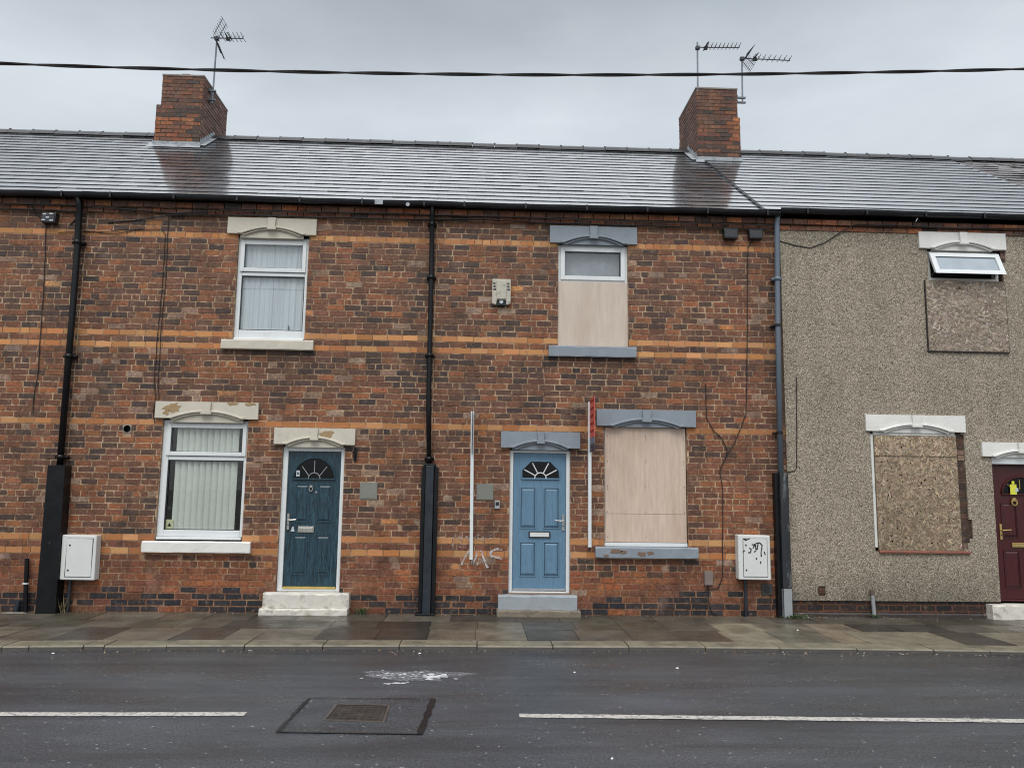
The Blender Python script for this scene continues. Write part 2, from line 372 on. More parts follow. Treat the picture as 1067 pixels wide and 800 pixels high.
# ------------------------------------------------------------------ brickwork
BROWN = [srgb(120, 75, 51), srgb(105, 68, 50), srgb(130, 80, 51), srgb(112, 72, 53), srgb(93, 63, 50), srgb(79, 58, 48), srgb(141, 86, 53), srgb(116, 80, 61), srgb(99, 69, 54)]
DARK = [srgb(58, 47, 43), srgb(68, 53, 47), srgb(78, 58, 50)]
ORANGE = [srgb(150, 86, 50), srgb(142, 80, 46), srgb(132, 76, 48), srgb(160, 96, 58)]
BLUEBLACK = [srgb(38, 38, 44), srgb(46, 44, 50), srgb(54, 48, 50), srgb(34, 34, 38)]
BUFF = [srgb(180, 126, 78), srgb(174, 116, 68), srgb(188, 136, 88), srgb(166, 106, 60), srgb(178, 122, 74)]
RED = [srgb(116, 70, 53), srgb(106, 64, 50), srgb(124, 76, 56)]
PALE = [srgb(150, 124, 106), srgb(138, 110, 92)]

def brick_row(mb, O, U, N, u0, u1, z0, z1, holes, colf, header=False, off=0.0, joint=.010, depth=.012, rough=1.0, mi=0):
    """one course of separate bricks on the plane through O with horizontal axis U and outward normal N"""
    pos = u0 - rnd.uniform(0, .02) + off
    first = True
    while pos < u1 - .02:
        L = .118 if header or rnd.random() < .045 else .240
        L += rnd.uniform(-.016, .016)
        a, b = pos, pos + L
        pos = b
        segs = [(max(a, u0), min(b, u1))]
        for h in holes:
            if h[2] < z1 - .004 and h[3] > z0 + .004:
                ns = []
                for s0, s1 in segs:
                    if h[1] <= s0 or h[0] >= s1: ns.append((s0, s1)); continue
                    if h[0] > s0: ns.append((s0, h[0] + joint * .3))
                    if h[1] < s1: ns.append((h[1] - joint * .3, s1))
                segs = ns
        for s0, s1 in segs:
            if s1 - s0 < .03: continue
            jj = joint * .5 * rnd.uniform(.6, 1.25)
            p0, p1 = s0 + jj, s1 - jj
            q0, q1 = z0 + joint * .5 * rnd.uniform(.6, 1.2), z1 - joint * .5 * rnd.uniform(.6, 1.2)
            e = .004; yo = rnd.uniform(-.003, .003) * rough
            c = colf((s0 + s1) / 2, (z0 + z1) / 2)
            tz = rnd.uniform(-.0025, .0025) * rough; tu = rnd.uniform(-.002, .002) * rough
            def P(u, z, d): return O + U * u + Vector((0, 0, z)) + N * d
            fr = [P(p0 + e, q0 + e + tz, yo + tu), P(p1 - e, q0 + e - tz, yo - tu), P(p1 - e, q1 - e - tz, yo - tu), P(p0 + e, q1 - e + tz, yo + tu)]
            bk = [P(p0, q0 + tz, -depth), P(p1, q0 - tz, -depth), P(p1, q1 - tz, -depth), P(p0, q1 + tz, -depth)]
            i = len(mb.v); mb.v += [tuple(x) for x in fr + bk]
            for q in ((0, 1, 2, 3), (4, 5, 1, 0), (5, 6, 2, 1), (6, 7, 3, 2), (7, 4, 0, 3)):
                mb.f.append(tuple(i + k for k in q)); mb.mi.append(mi); mb.c.append(c)

def courses():
    out = []
    def seg(z0, z1, n, kinds=None):
        for k in range(n): out.append((lerp(z0, z1, k / n), lerp(z0, z1, (k + 1) / n), kinds[k] if kinds else 'b'))
    seg(0, .80, 9); seg(.80, 1.08, 3, 'y b y'.split()); seg(1.08, 2.630, 18); seg(2.630, 2.716, 1, ['y'])
    seg(2.716, 3.767, 12); seg(3.767, 4.029, 3, 'y b y'.split()); seg(4.029, 5.441, 16); seg(5.441, 5.528, 1, ['y']); seg(5.528, 5.79, 3)
    return out
COURSES = courses()
PIPES_X = (-5.95, -.76, 4.45)

def blobs(x, z, lst):
    w = 0
    for bx, bz, rx, rz, k in lst: w = max(w, k * math.exp(-(((x - bx) / rx) ** 2 + ((z - bz) / rz) ** 2)))
    return w
ORANGE_ZONES = [(-1.1, .55, .5, .45, .9), (-.2, .55, .5, .4, .75), (-3.9, .45, 1.2, .3, .75), (2.4, .55, 1.2, .3, .75), (3.9, 1.4, .7, .9, .55), (3.9, 3.8, .7, 1.8, .25), (.2, 1.6, .5, .8, .4), (1.55, 1.2, .3, 1., .3), (-2.4, 4.8, .7, .8, .25)]
PALE_ZONES = [(-6.6, 2.0, .9, 1.2, .5), (-3.2, .35, .5, .25, .5), (-1.2, 1.7, .5, .6, .45), (-.2, 3.3, .5, .7, .35), (-6.6, 4.5, .8, 1.5, .25), (3.6, 2.4, .4, .6, .2)]
DARK_ZONES = [(-5.0, 4.4, 1.0, 1.6, .35), (-1.4, 3.6, 1.0, .7, .45), (-4.9, 3.3, .8, .5, .35), (1.0, 3.4, 1.6, .35, .4), (2.45, .72, .8, .12, .6), (-4.0, .72, .8, .1, .5), (-1.7, 2.2, .25, .4, .3)]
def wall_col(kind, ci):
    def f(x, z):
        if kind == 'y':
            c = rnd.choice(BUFF) if x < 4.6 else rnd.choice(PALE[1:] + DARK)
            c = jit(c, .15)
            if z < 3: c = tuple(v * .88 for v in c)
        else:
            r = rnd.random(); z_ = z
            plinth = .8 if ci < 3 and x < -3.0 else (.5 if ci == 1 or ci == 2 else (.35 if ci < 4 else 0))
            if ci == 0: plinth = max(plinth, .55 if x < 4.6 else .5)
            if r < plinth: c = rnd.choice(BLUEBLACK)
            elif x > 4.6: c = rnd.choice(DARK + BROWN[4:6] + ([] if z < .4 else PALE[1:]))
            elif rnd.random() < blobs(x, z, DARK_ZONES) * .8: c = rnd.choice(DARK + BROWN[4:6])
            elif rnd.random() < blobs(x, z, PALE_ZONES) * .5: c = rnd.choice(PALE + BROWN)
            else:
                c = rnd.choice(BROWN + BROWN[:4] + DARK[1:]) if z > 1.1 else rnd.choice(BROWN[:4] + RED + ORANGE[1:3])
                w = min(1, blobs(x, z, ORANGE_ZONES) * rnd.uniform(.5, 1.3)); o = rnd.choice(ORANGE + RED[:1])
                c = tuple(lerp(c[k], o[k], w) for k in range(3))
            if rnd.random() < .035 and x < 4.6 and z > .3: c = rnd.choice(PALE)
            if rnd.random() < .006 and x < 4.6: c = rnd.choice(BUFF)
            c = jit(c, .13)
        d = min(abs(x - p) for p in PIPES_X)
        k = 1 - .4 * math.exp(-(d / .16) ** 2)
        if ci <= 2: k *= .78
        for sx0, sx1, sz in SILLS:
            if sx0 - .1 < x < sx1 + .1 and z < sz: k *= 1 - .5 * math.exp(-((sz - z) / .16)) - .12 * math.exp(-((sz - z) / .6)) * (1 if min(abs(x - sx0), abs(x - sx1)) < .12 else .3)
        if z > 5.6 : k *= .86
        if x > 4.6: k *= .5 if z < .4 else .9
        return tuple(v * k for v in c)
    return f
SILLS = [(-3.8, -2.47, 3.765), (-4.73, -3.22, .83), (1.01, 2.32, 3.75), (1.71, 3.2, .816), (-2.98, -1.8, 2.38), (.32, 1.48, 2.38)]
X_ = Vector((1, 0, 0)); NF = Vector((0, -1, 0)); O0 = Vector((0, 0, 0))

def brick_front(mb, x0, x1, holes, zr=(0, 9), corbel=True, only=None):
    for ci, (z0, z1, k) in enumerate(COURSES):
        if only and not any(z1 > a and z0 < b for a, b in only): continue
        if not (zr[0] <= z0 and z1 <= zr[1]): continue
        hd = (ci % 11 == 7 and k == 'b') or (k == 'y' and ci > 55 and rnd.random() < .6)
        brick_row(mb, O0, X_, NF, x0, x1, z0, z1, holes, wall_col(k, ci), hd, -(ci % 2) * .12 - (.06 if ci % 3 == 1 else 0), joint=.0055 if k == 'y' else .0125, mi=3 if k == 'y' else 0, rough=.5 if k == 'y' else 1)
    if corbel:
        cf = lambda x, z: jit(rnd.choice(BROWN + ORANGE + RED + DARK[:1]), .2)
        for z0, z1, d in ((5.79, 5.875, .035), (5.875, 5.965, .07)):
            brick_row(mb, Vector((0, -d, 0)), X_, NF, x0, x1, z0, z1, [], cf, False, 0, joint=.007, depth=.06)
            # undersides and top of the oversailing course
            mb.face([(x0, -d, z0 + .002), (x0, .01, z0 + .002), (x1, .01, z0 + .002), (x1, -d, z0 + .002)], 1)
        mb.face([(x0, -.07, 5.966), (x1, -.07, 5.966), (x1, .1, 5.966), (x0, .1, 5.966)], 1)

def grid_sheet(mb, x0, x1, z0, z1, holes, y, yb, mi):
    xs = sorted({x0, x1, *[min(max(h[k], x0), x1) for h in holes for k in (0, 1)]})
    zs = sorted({z0, z1, *[min(max(h[k], z0), z1) for h in holes for k in (2, 3)]})
    def solid(i, j):
        if i < 0 or j < 0 or i >= len(xs) - 1 or j >= len(zs) - 1: return False
        cx, cz = (xs[i] + xs[i + 1]) / 2, (zs[j] + zs[j + 1]) / 2
        return not any(h[0] < cx < h[1] and h[2] < cz < h[3] for h in holes)
    for i in range(len(xs) - 1):
        for j in range(len(zs) - 1):
            if not solid(i, j): continue
            a, b, c, d = xs[i], xs[i + 1], zs[j], zs[j + 1]
            mb.face([(a, y, c), (b, y, c), (b, y, d), (a, y, d)], mi)
            if not solid(i - 1, j): mb.face([(a, yb, c), (a, y, c), (a, y, d), (a, yb, d)], mi)
            if not solid(i + 1, j): mb.face([(b, y, c), (b, yb, c), (b, yb, d), (b, y, d)], mi)
            if not solid(i, j - 1): mb.face([(a, yb, c), (b, yb, c), (b, y, c), (a, y, c)], mi)
            if not solid(i, j + 1): mb.face([(a, y, d), (b, y, d), (b, yb, d), (a, yb, d)], mi)

RIDGE_Y, EAVE_Y = 3.70, -.17
TAN = .68
def roof_z(y, dz=0): return 6.065 + dz + TAN * (min(y, 2 * RIDGE_Y - y) - (-.12))
def house_shell(mb, x0, x1, mi):
    b = 2 * RIDGE_Y
    mb.face([(x0, b, 0), (x0, b, 6.0), (x1, b, 6.0), (x1, b, 0)], mi)
    for x, w in ((x0, 1), (x1, -1)):
        q = [(x, .02, 0), (x, b, 0), (x, b, 6.0), (x, RIDGE_Y, roof_z(RIDGE_Y) - .06), (x, .02, 6.0)]
        mb.face(q if w < 0 else q[::-1], mi)
    mb.face([(x0, .35, .002), (x1, .35, .002), (x1, b, .002), (x0, b, .002)], mi)

def make_roof(house, x0, x1, mat, cols, dz=0, gap=.243, wid=.29, spread=.09, tilt=.0016, thick=.0125, holes=()):
    mb = MB(); ca, sa = math.cos(math.atan(TAN)), math.sin(math.atan(TAN))
    O = Vector((0, EAVE_Y, roof_z(EAVE_Y, dz))); S = Vector((0, ca, sa)); Nn = Vector((0, -sa, ca))
    Ls = (RIDGE_Y - EAVE_Y) / ca; n = int(round(Ls / gap)); gap = Ls / n
    for r in range(n):
        x = x0 - (wid / 2 if r % 2 else 0) - .0
        while x < x1 - .005:
            a, b = max(x, x0) , min(x + wid, x1); x += wid
            if b - a < .03: continue
            a += .0008; b -= .0008
            s0, s1 = r * gap + rnd.uniform(-.004, .004), min((r + 1) * gap + .05, Ls)
            mid = (s0 + s1) / 2 * ca + EAVE_Y
            if any(h[0] < (a + b) / 2 < h[1] and h[2] < mid < h[3] for h in holes): continue
            t = thick + rnd.uniform(0, .1) * thick; tl = rnd.gauss(0, tilt * .4); tw = rnd.gauss(0, tilt * .4)
            P = lambda xx, ss, h: O + Vector((xx, 0, 0)) + S * ss + Nn * h
            A = [P(a, s0, t + tl + tw), P(b, s0, t + tl - tw), P(b, s1, .001 + tw * .3), P(a, s1, .001 - tw * .3)]
            B = [P(a, s0, -.004), P(b, s0, -.004)]
            c = jit(rnd.choice(cols), spread)
            i = len(mb.v); mb.v += [tuple(p) for p in A + B]
            for q in ((0, 1, 2, 3), (4, 5, 1, 0), (4, 0, 3), (5, 2, 1)):
                mb.f.append(tuple(i + k for k in q)); mb.mi.append(0 if q[0] == 0 else 1); mb.c.append(c if q[0] == 0 else (.012, .012, .014))
    # underlay and rear slope
    e = -.012
    d = (.02, .02, .02)
    P = lambda xx, ss, h: O + Vector((xx, 0, 0)) + S * ss + Nn * h
    mb.face([P(x0, .02, e), P(x1, .02, e), P(x1, Ls, e), P(x0, Ls, e)], 0, d)
    yb = 2 * RIDGE_Y + .17
    zr = roof_z(RIDGE_Y, dz)
    mb.face([(x0, RIDGE_Y, zr), (x1, RIDGE_Y, zr), (x1, yb, O.z), (x0, yb, O.z)], 0, cols[0][:3])
    return mb.build('roof', [mat, M['slate_edge_shade']], house)

def make_ridge(house, x0, x1, dz=0):
    mb = MB(); x = x0; zr = roof_z(RIDGE_Y, dz)
    while x < x1:
        b = min(x + .45, x1); h = rnd.uniform(-.008, .008)
        pf = [(-.13, -.085), (-.09, -.02), (-.03, .028), (.03, .028), (.09, -.02), (.13, -.085)]
        A = [(x + .004, RIDGE_Y + y, zr + z + .03 + h) for y, z in pf]; B = [(b - .004, RIDGE_Y + y, zr + z + .03 + h) for y, z in pf]
        for k in range(5): mb.face([A[k], B[k], B[k + 1], A[k + 1]])
        mb.face(A); mb.face(B[::-1])
        mb.box(b - .02, b + .02, RIDGE_Y - .03, RIDGE_Y + .03, zr + .05, zr + .07)
        x = b
    return mb.build('ridge_tiles', M['ridge'], house)

def make_gutter(house, x0, x1, z=6.005, sag=0.0):
    mb = MB(); n = 24; y = -.175; r = .058
    prof = [(math.cos(t) * r, math.sin(t) * r) for t in [math.pi + math.pi * k / 8 for k in range(9)]]
    prof = [(-r - .006, .012)] + prof + [(r, .012)]
    rows = []
    for i in range(n + 1):
        x = lerp(x0, x1, i / n); zz = z + sag * math.sin(i / n * math.pi * 2) + rnd.uniform(-.004, .004)
        rows.append([(x, y + a, zz + b + .02) for a, b in prof])
    for A, B in zip(rows, rows[1:]):
        for k in range(len(prof) - 1): mb.face([A[k], B[k], B[k + 1], A[k + 1]])
    k = x0 + .4
    while k < x1:
        mb.box(k, k + .025, y - r - .012, -.08, z - .045, z + .036); k += .92
    mb.box(x0, x1, -.115, -.08, z - .02, z + .055)      # fascia
    return mb.build('gutter', M['gutter'], house, smooth=False)

# ------------------------------------------------------------------ lintels, sills, steps
def irregular(cx, cz, rx, rz, n=17):
    out = []
    for k in range(n):
        t = 2 * math.pi * k / n; q = rnd.uniform(.5, 1.15)
        out.append((cx + rx * q * math.cos(t), cz + rz * q * math.sin(t)))
    return out

def make_lintel(parent, x0, x1, z0, z1, mat, patches=(), tymp=.055, y=-.05, label=None):
    mb = MB(); w = x1 - x0; h = z1 - z0; cx = (x0 + x1) / 2
    n = 14; xa, xb = x0 + .16 * w, x1 - .16 * w
    arch = []
    for k in range(n + 1):
        t = k / n; arch.append((lerp(xa, xb, t), z0 + h * (.06 + .40 * (1 - (2 * t - 1) ** 2))))
    def wob(p): return (p[0] + rnd.uniform(-.003, .003), p[1] + rnd.uniform(-.003, .003))
    out = [(x0, z0), (xa - .02, z0)] + arch + [(xb + .02, z0), (x1, z0), (x1, z1), (x0, z1)]
    out = [wob(p) for p in out]
    # front in strips so the concave arch is clean
    bot = [(x0, z0), (xa - .02, z0)] + arch + [(xb + .02, z0), (x1, z0)]
    for (a, za), (b, zb) in zip(bot, bot[1:]):
        mb.face([(a, y, za), (b, y, zb), (b, y, z1), (a, y, z1)])
        mb.face([(a, .02, za), (b, .02, zb), (b, y, zb), (a, y, za)])
    mb.face([(x0, y, z1), (x1, y, z1), (x1, .02, z1), (x0, .02, z1)])
    mb.face([(x0, .02, z0), (x0, y, z0), (x0, y, z1), (x0, .02, z1)])
    mb.face([(x1, y, z0), (x1, .02, z0), (x1, .02, z1), (x1, y, z1)])
    # recessed tympanum under the arch
    ya = y + .03
    for (a, za), (b, zb) in zip(bot[1:-1], bot[2:-1]):
        mb.face([(a, ya, z0 - tymp), (b, ya, z0 - tymp), (b, ya, zb + .002), (a, ya, za + .002)])
    mb.face([(xa - .02, .1, z0 - tymp), (xb + .02, .1, z0 - tymp), (xb + .02, ya, z0 - tymp), (xa - .02, ya, z0 - tymp)])
    # roll moulding along the arch, with small stops, and keystone
    mb.tube([(xa - .05, y - .004, z0 + .012)] + [(a, y - .006, b - .006) for a, b in arch] + [(xb + .05, y - .004, z0 + .012)], .019, 6)
    mb.tube([(xa + .02, y + .004, z0 - .004)] + [(lerp(xa + .03, xb - .03, k / n), y + .006, arch[k][1] - .036) for k in range(n + 1)] + [(xb - .02, y + .004, z0 - .004)], .011, 5)
    kw = .045 * w
    zk = z0 + h * .27
    mb.prism([(cx - kw * .8, zk), (cx + kw * .8, zk), (cx + kw, z1 - .004), (cx - kw, z1 - .004)], y - .036, y + .02)
    mb.prism([(cx - kw * 1.1, zk - .004), (cx + kw * 1.1, zk - .004), (cx + kw * 1.1, zk + .03), (cx - kw * 1.1, zk + .03)], y - .046, y + .02)
    mats = [mat, M['sandstone']]
    for px, pz, rx, rz in patches:
        mb.prism(irregular(x0 + px * w, z0 + pz * h, rx, rz), y - .0035, y + .004, 1)
    o = mb.build('lintel', mats, parent)
    if label: o['label'] = label
    return o

def rough_block(mb, x0, x1, y0, y1, z0, z1, k=.006, mi=0, n=9):
    """a slab with slightly worn, uneven edges"""
    xs = [lerp(x0, x1, i / n) for i in range(n + 1)]
    prof = lambda: [(y1, z0), (y0 + rnd.uniform(0, k), z0), (y0 + rnd.uniform(-k, k) * .4, z0 + .012), (y0 + rnd.uniform(-k, k) * .5, z1 - .018 + rnd.uniform(-k, k)), (y0 + .016 + rnd.uniform(-k, k) * .6, z1 + rnd.uniform(-k, k) * .7), (y1, z1 + rnd.uniform(-k, 0) * .3)]
    rows = [[(x + rnd.uniform(-k, k) * .3, a, b) for a, b in prof()] for x in xs]
    for A, B in zip(rows, rows[1:]):
        for i in range(5): mb.face([A[i], B[i], B[i + 1], A[i + 1]], mi)
    mb.face(rows[0][::-1], mi); mb.face(rows[-1], mi)

def make_sill(parent, x0, x1, z0, z1, mat, patches=(), y=-.075, name='sill'):
    mb = MB(); rough_block(mb, x0, x1, y, .06, z0, z1)
    for px, pz, rx, rz in patches:
        mb.prism(irregular(lerp(x0, x1, px), lerp(z0, z1, pz), rx, rz), y - .006, y + .01, 1)
    return mb.build(name, [mat, M['rust_patch']], parent)

# ------------------------------------------------------------------ windows and doors
def bar_frame(mb, x0, x1, z0, z1, t, y0, y1, mi=0):
    mb.box(x0, x0 + t, y0, y1, z0, z1, mi); mb.box(x1 - t, x1, y0, y1, z0, z1, mi)
    mb.box(x0 + t, x1 - t, y0 + .001, y1, z0, z0 + t, mi); mb.box(x0 + t, x1 - t, y0 + .001, y1, z1 - t, z1, mi)
def pane(parent, x0, x1, z0, z1, y, mat=None):
    mb = MB(); mb.face([(x0, y, z0), (x1, y, z0), (x1, y, z1), (x0, y, z1)]); return mb.build('pane', mat or M['glass'], parent)
def gasket_frame(mb, x0, x1, z0, z1, y, mi):
    bar_frame(mb, x0 - .012, x1 + .012, z0 - .012, z1 + .012, .013, y, y + .01, mi)

def make_window(house, x0, x1, z0, z1, up, lo, mat):
    """white casement: top-hung fanlight over a fixed pane. up / lo = (x0,x1,z0,z1) of the glass"""
    mb = MB(); tz0, tz1 = lo[3], up[2]
    bar = .001
    mb.box(x0, lo[0], .05, .12, z0, z1); mb.box(lo[1], x1, .05, .12, z0, z1)
    mb.box(lo[0], lo[1], .051, .12, z0, lo[2]); mb.box(lo[0], lo[1], .051, .12, up[3] + .045, z1)
    mb.box(lo[0], lo[1], .051, .12, lo[3], up[2] - .07)
    bar_frame(mb, up[0] - .06, up[1] + .06, up[2] - .062, up[3] + .05, .058, .03, .10)
    f = mb.build('window', [mat, M['black_plastic']], house, bevel=.006)
    g = MB(); gasket_frame(g, up[0] + .004, up[1] - .004, up[2] + .002, up[3] - .002, .045, 0); gasket_frame(g, lo[0] + .012, lo[1] - .012, lo[2] + .012, lo[3] - .012, .062, 0)
    g.build('gasket', M['black_plastic'], f)
    pane(f, up[0] - .02, up[1] + .02, up[2] - .02, up[3] + .02, .07); pane(f, lo[0], lo[1], lo[2], lo[3], .085)
    s = MB(); s.box(x0 + .015, x1 - .015, .0, .06, z0 - .04, z0 - .002); s.build('frame_foot', mat, f, bevel=.006)
    return f

def curtain(parent, x0, x1, z0, z1, y, mat, amp=.012, waves=9, gap=None, name='net_curtain'):
    mb = MB(); n = 120; prev = None
    ph = [rnd.uniform(0, 6.3) for _ in range(4)]
    for i in range(n + 1):
        u = i / n; x = lerp(x0, x1, u)
        yy = y + amp * (math.sin(u * waves * 6.28 + ph[0]) + .6 * math.sin(u * waves * 14.1 + ph[1]) + .8 * math.sin(u * waves * 2.7 + ph[2]))
        q = [(x, yy, z0), (x, yy * .7 + y * .3, z1)]
        if prev: mb.face([prev[0], q[0], q[1], prev[1]])
        prev = q
    return mb.build(name, mat, parent, smooth=True)
def vertical_blind(parent, x0, x1, z0, z1, y):
    mb = MB(); w = .089; x = x0; k = 0
    while x < x1:
        t = R(27 + rnd.uniform(-4, 4)); dx, dy = w * .5 * math.cos(t), w * .5 * math.sin(t)
        mb.face([(x - dx, y - dy, z0), (x + dx, y + dy, z0), (x + dx, y + dy, z1), (x - dx, y - dy, z1)])
        x += w; k += 1
    mb.box(x0 - .05, x1 + .05, y - .02, y + .03, z1, z1 + .04)
    return mb.build('vertical_blind', M['blind'], parent)

def panel_mould(mb, x0, x1, z0, z1, y, mi_line, mi_face=0, deep=.012):
    """raised-and-fielded door panel: dark groove ring, moulded slope, raised field"""
    g = .016
    for a, b, c, d in ((x0, x1, z0, z0 + g), (x0, x1, z1 - g, z1), (x0, x0 + g, z0 + g, z1 - g), (x1 - g, x1, z0 + g, z1 - g)):
        mb.box(a, b, y - .009, y + .004, c, d, mi_face)
    m = .032
    A = [(x0 + g + .012, z0 + g + .012), (x1 - g - .012, z0 + g + .012), (x1 - g - .012, z1 - g - .012), (x0 + g + .012, z1 - g - .012)]
    B = [(x0 + g + m, z0 + g + m), (x1 - g - m, z0 + g + m), (x1 - g - m, z1 - g - m), (x0 + g + m, z1 - g - m)]
    for k in range(4):
        k2 = (k + 1) % 4
        mb.face([(A[k][0], y - .0005, A[k][1]), (A[k2][0], y - .0005, A[k2][1]), (B[k2][0], y - .012, B[k2][1]), (B[k][0], y - .012, B[k][1])], mi_face)
    mb.face([(p[0], y - .012, p[1]) for p in B], mi_face)
    gr = .0015
    for a, b, c, d in ((x0 + g, x1 - g, z0 + g, z0 + g + .011), (x0 + g, x1 - g, z1 - g - .011, z1 - g), (x0 + g, x0 + g + .011, z0 + g, z1 - g), (x1 - g - .011, x1 - g, z0 + g, z1 - g)):
        mb.face([(a, y - .0022, c), (b, y - .0022, c), (b, y - .0022, d), (a, y - .0022, d)], mi_line)  # groove shade drawn as coloured strips

def make_door(house, leaf, frame, mat, line, fan, panels, letter, lmat, frame_mat, arch=True, label=None):
    x0, x1, z0, z1 = leaf; y = .075
    mb = MB(); mb.box(x0, x1, y, y + .045, z0, z1)
    for p in panels: panel_mould(mb, *p, y, 1)
    d = mb.build('front_door', [mat, line], house)
    if label: d['label'] = label
    fm = MB(); X0, X1, Z0, Z1 = frame
    fm.box(X0, x0 - .004, .045, .125, Z0, Z1); fm.box(x1 + .004, X1, .045, .125, Z0, Z1); fm.box(x0 - .004, x1 + .004, .046, .125, z1 + .004, Z1)
    fm.box(x0 - .004, x1 + .004, .05, .12, Z0, z0 - .006)
    fm.build('door_frame', frame_mat, d, bevel=.008)
    return d

def semi(cx, zb, rx, rz, n=18): return [(cx + rx * math.cos(math.pi * k / n), zb + rz * math.sin(math.pi * k / n)) for k in range(n + 1)]

# ------------------------------------------------------------------ SETTING
def sheet(name, x0, x1, y0, y1, z, mat, nx=1, ny=1):
    mb = MB()
    for i in range(nx):
        for j in range(ny):
            a, b, c, d = lerp(x0, x1, i / nx), lerp(x0, x1, (i + 1) / nx), lerp(y0, y1, j / ny), lerp(y0, y1, (j + 1) / ny)
            mb.face([(a, c, z), (b, c, z), (b, d, z), (a, d, z)])
    return struct(mb.build(name, mat))
sheet('ground', -300, 300, -300, 300, -.16, M['ground'])
sheet('road', -60, 60, -9.2, -2.15, -.048, M['asphalt'])
KY = lambda x: -2.27 - .0050 * max(-40, min(40, (x - 1) ** 2))
def pavement():
    mb = MB(); base = (.03, .026, .022)
    mb.face([(-60, -2.1, -.012), (60, -2.1, -.012), (60, .05, -.012), (-60, .05, -.012)], 0, base)
    L = lambda *c: srgb(*c)[:3]
    tones = [L(92, 82, 72), L(82, 74, 64), L(104, 94, 80), L(72, 64, 57), L(112, 100, 86), L(86, 79, 66), L(98, 88, 76)]
    rows = [(.03, -.62), (-.62, -1.22), (-1.22, None)]
    special = {0: [], 1: [(3.16, 3.76, L(140, 126, 104)), (4.46, 5.05, L(142, 118, 98)), (5.05, 5.6, L(62, 56, 52)), (5.6, 6.3, L(60, 54, 50)), (-1.28, -.6, L(56, 48, 42)), (-.6, .02, L(96, 86, 74)), (.62, 1.3, L(70, 66, 60))],
               2: [(3.1, 3.72, L(138, 124, 102)), (4.4, 4.75, L(138, 112, 92)), (4.75, 5.9, L(130, 116, 96)), (5.9, 6.5, L(62, 56, 52)), (6.5, 7.3, L(118, 108, 90)), (-2.6, -1.9, L(106, 94, 80)), (-1.2, -.58, L(64, 55, 48)), (.0, .62, L(120, 108, 90)), (.62, 1.25, L(72, 68, 62)), (1.9, 3.1, L(88, 80, 68))]}
    for r, (ya, yb) in enumerate(rows):
        x = -14 + r * .27
        while x < 16:
            sp = [s for s in special[r] if abs(s[0] - x) < .012]
            if sp: w = sp[0][1] - x; c = sp[0][2]
            else:
                w = rnd.choice([.6, .6, .75, .9]); c = rnd.choice(tones)
                nx = [s[0] for s in special[r] if s[0] > x + .01]
                if nx and x + w > min(nx) - .25: w = min(nx) - x
            a, b = x + .003, x + w - .003
            hz = [rnd.uniform(-.003, .003) for _ in range(4)]
            fy = lambda xx: (KY(xx) + .335) if yb is None else yb + .003
            q = [(a, fy(a), hz[0]), (b, fy(b), hz[1]), (b, ya - .003, hz[2]), (a, ya - .003, hz[3])]
            mb.face(q, 0, jit(c, .1))
            mb.face([(a, fy(a), -.012), (b, fy(b), -.012), q[1], q[0]], 0, c)
            x += w
    return struct(mb.build('pavement', M['flag']))
pavement()
def kerb():
    mb = MB(); j = [-5.19, -4.91, -4.34, -4.12, -3.45, -2.60, -1.73, -.87, .017, .89, 1.77, 2.66, 3.53, 4.43, 5.32, 5.97]
    xs = [-5.19 - .9 * k for k in range(60, 0, -1)] + j + [5.97 + .9 * k for k in range(1, 60)]
    for a, b in zip(xs, xs[1:]):
        a2, b2 = a + .006, b - .006; h = rnd.uniform(-.003, .004); e = .02
        dy = rnd.uniform(-.008, .008)
        f = lambda x, o: KY(x) + o + dy
        pr = [(.33, h), (e, h), (.004, h - .014), (-.004, -.06)]
        A = [(a2, f(a, o), z) for o, z in pr]; B = [(b2, f(b, o), z) for o, z in pr]
        for k in range(3): mb.face([A[k + 1], B[k + 1], B[k], A[k]], 1 if k == 2 else 0)
        mb.face([(a2, f(a, .33), -.06)] + A[::-1][:0] + A); mb.face(([(b2, f(b, .33), -.06)] + B)[::-1])
    return struct(mb.build('kerb', [M['kerb'], simple('shaded_kerb_face', srgb(64, 60, 55), .6, .3, 6, bump=.4)]))  # front face is a darker copy of the kerb stone, its shade painted in
kerb()
def far_side():
    mb = MB(); mb.box(-60, 60, -13.5, -9.2, -.1, .06); return struct(mb.build('opposite_pavement', M['cement']))
far_side()
def line_mark(a, b, w):
    mb = MB(); (x0, y0), (x1, y1) = a, b; n = 60; pr = None
    for i in range(n + 1):
        x, y = lerp(x0, x1, i / n), lerp(y0, y1, i / n)
        q = [(x, y - w / 2 + rnd.uniform(-.006, .006), -.043), (x, y + w / 2 + rnd.uniform(-.006, .006), -.043)]
        if pr: mb.face([pr[0], q[0], q[1], pr[1]])
        pr = q
    return struct(mb.build('road_marking', M['line_paint']))
line_mark((-7.84, -4.97), (-1.845, -4.915), .105)
line_mark((.366, -4.945), (6.366, -5.13), .105)
def road_patch():
    mb = MB(); P = [(-1.47, -5.40), (-.405, -5.45), (-.36, -4.435), (-1.435, -4.43)]
    mb.face([(x, y, -.0445) for x, y in P])
    o = mb.build('road_patch', M['asphalt_patch']); struct(o)
    tb = MB()
    for k in range(4):
        a, b = Vector(P[k]), Vector(P[(k + 1) % 4]); d = (b - a).normalized(); nr = Vector((-d.y, d.x)); pr = None
        w0 = .028 if k == 1 else (.015 if k == 3 else .009)
        for i in range(21):
            p = a + (b - a) * (i / 20); ww = w0 * rnd.uniform(.6, 1.3)
            q = [(*(p + nr * ww), -.0405 + k * .0002), (*(p - nr * ww), -.0405 + k * .0002)]
            if pr: tb.face([pr[1], q[1], q[0], pr[0]])
            pr = q
    struct(tb.build('tar_seam', M['tar']))
road_patch()

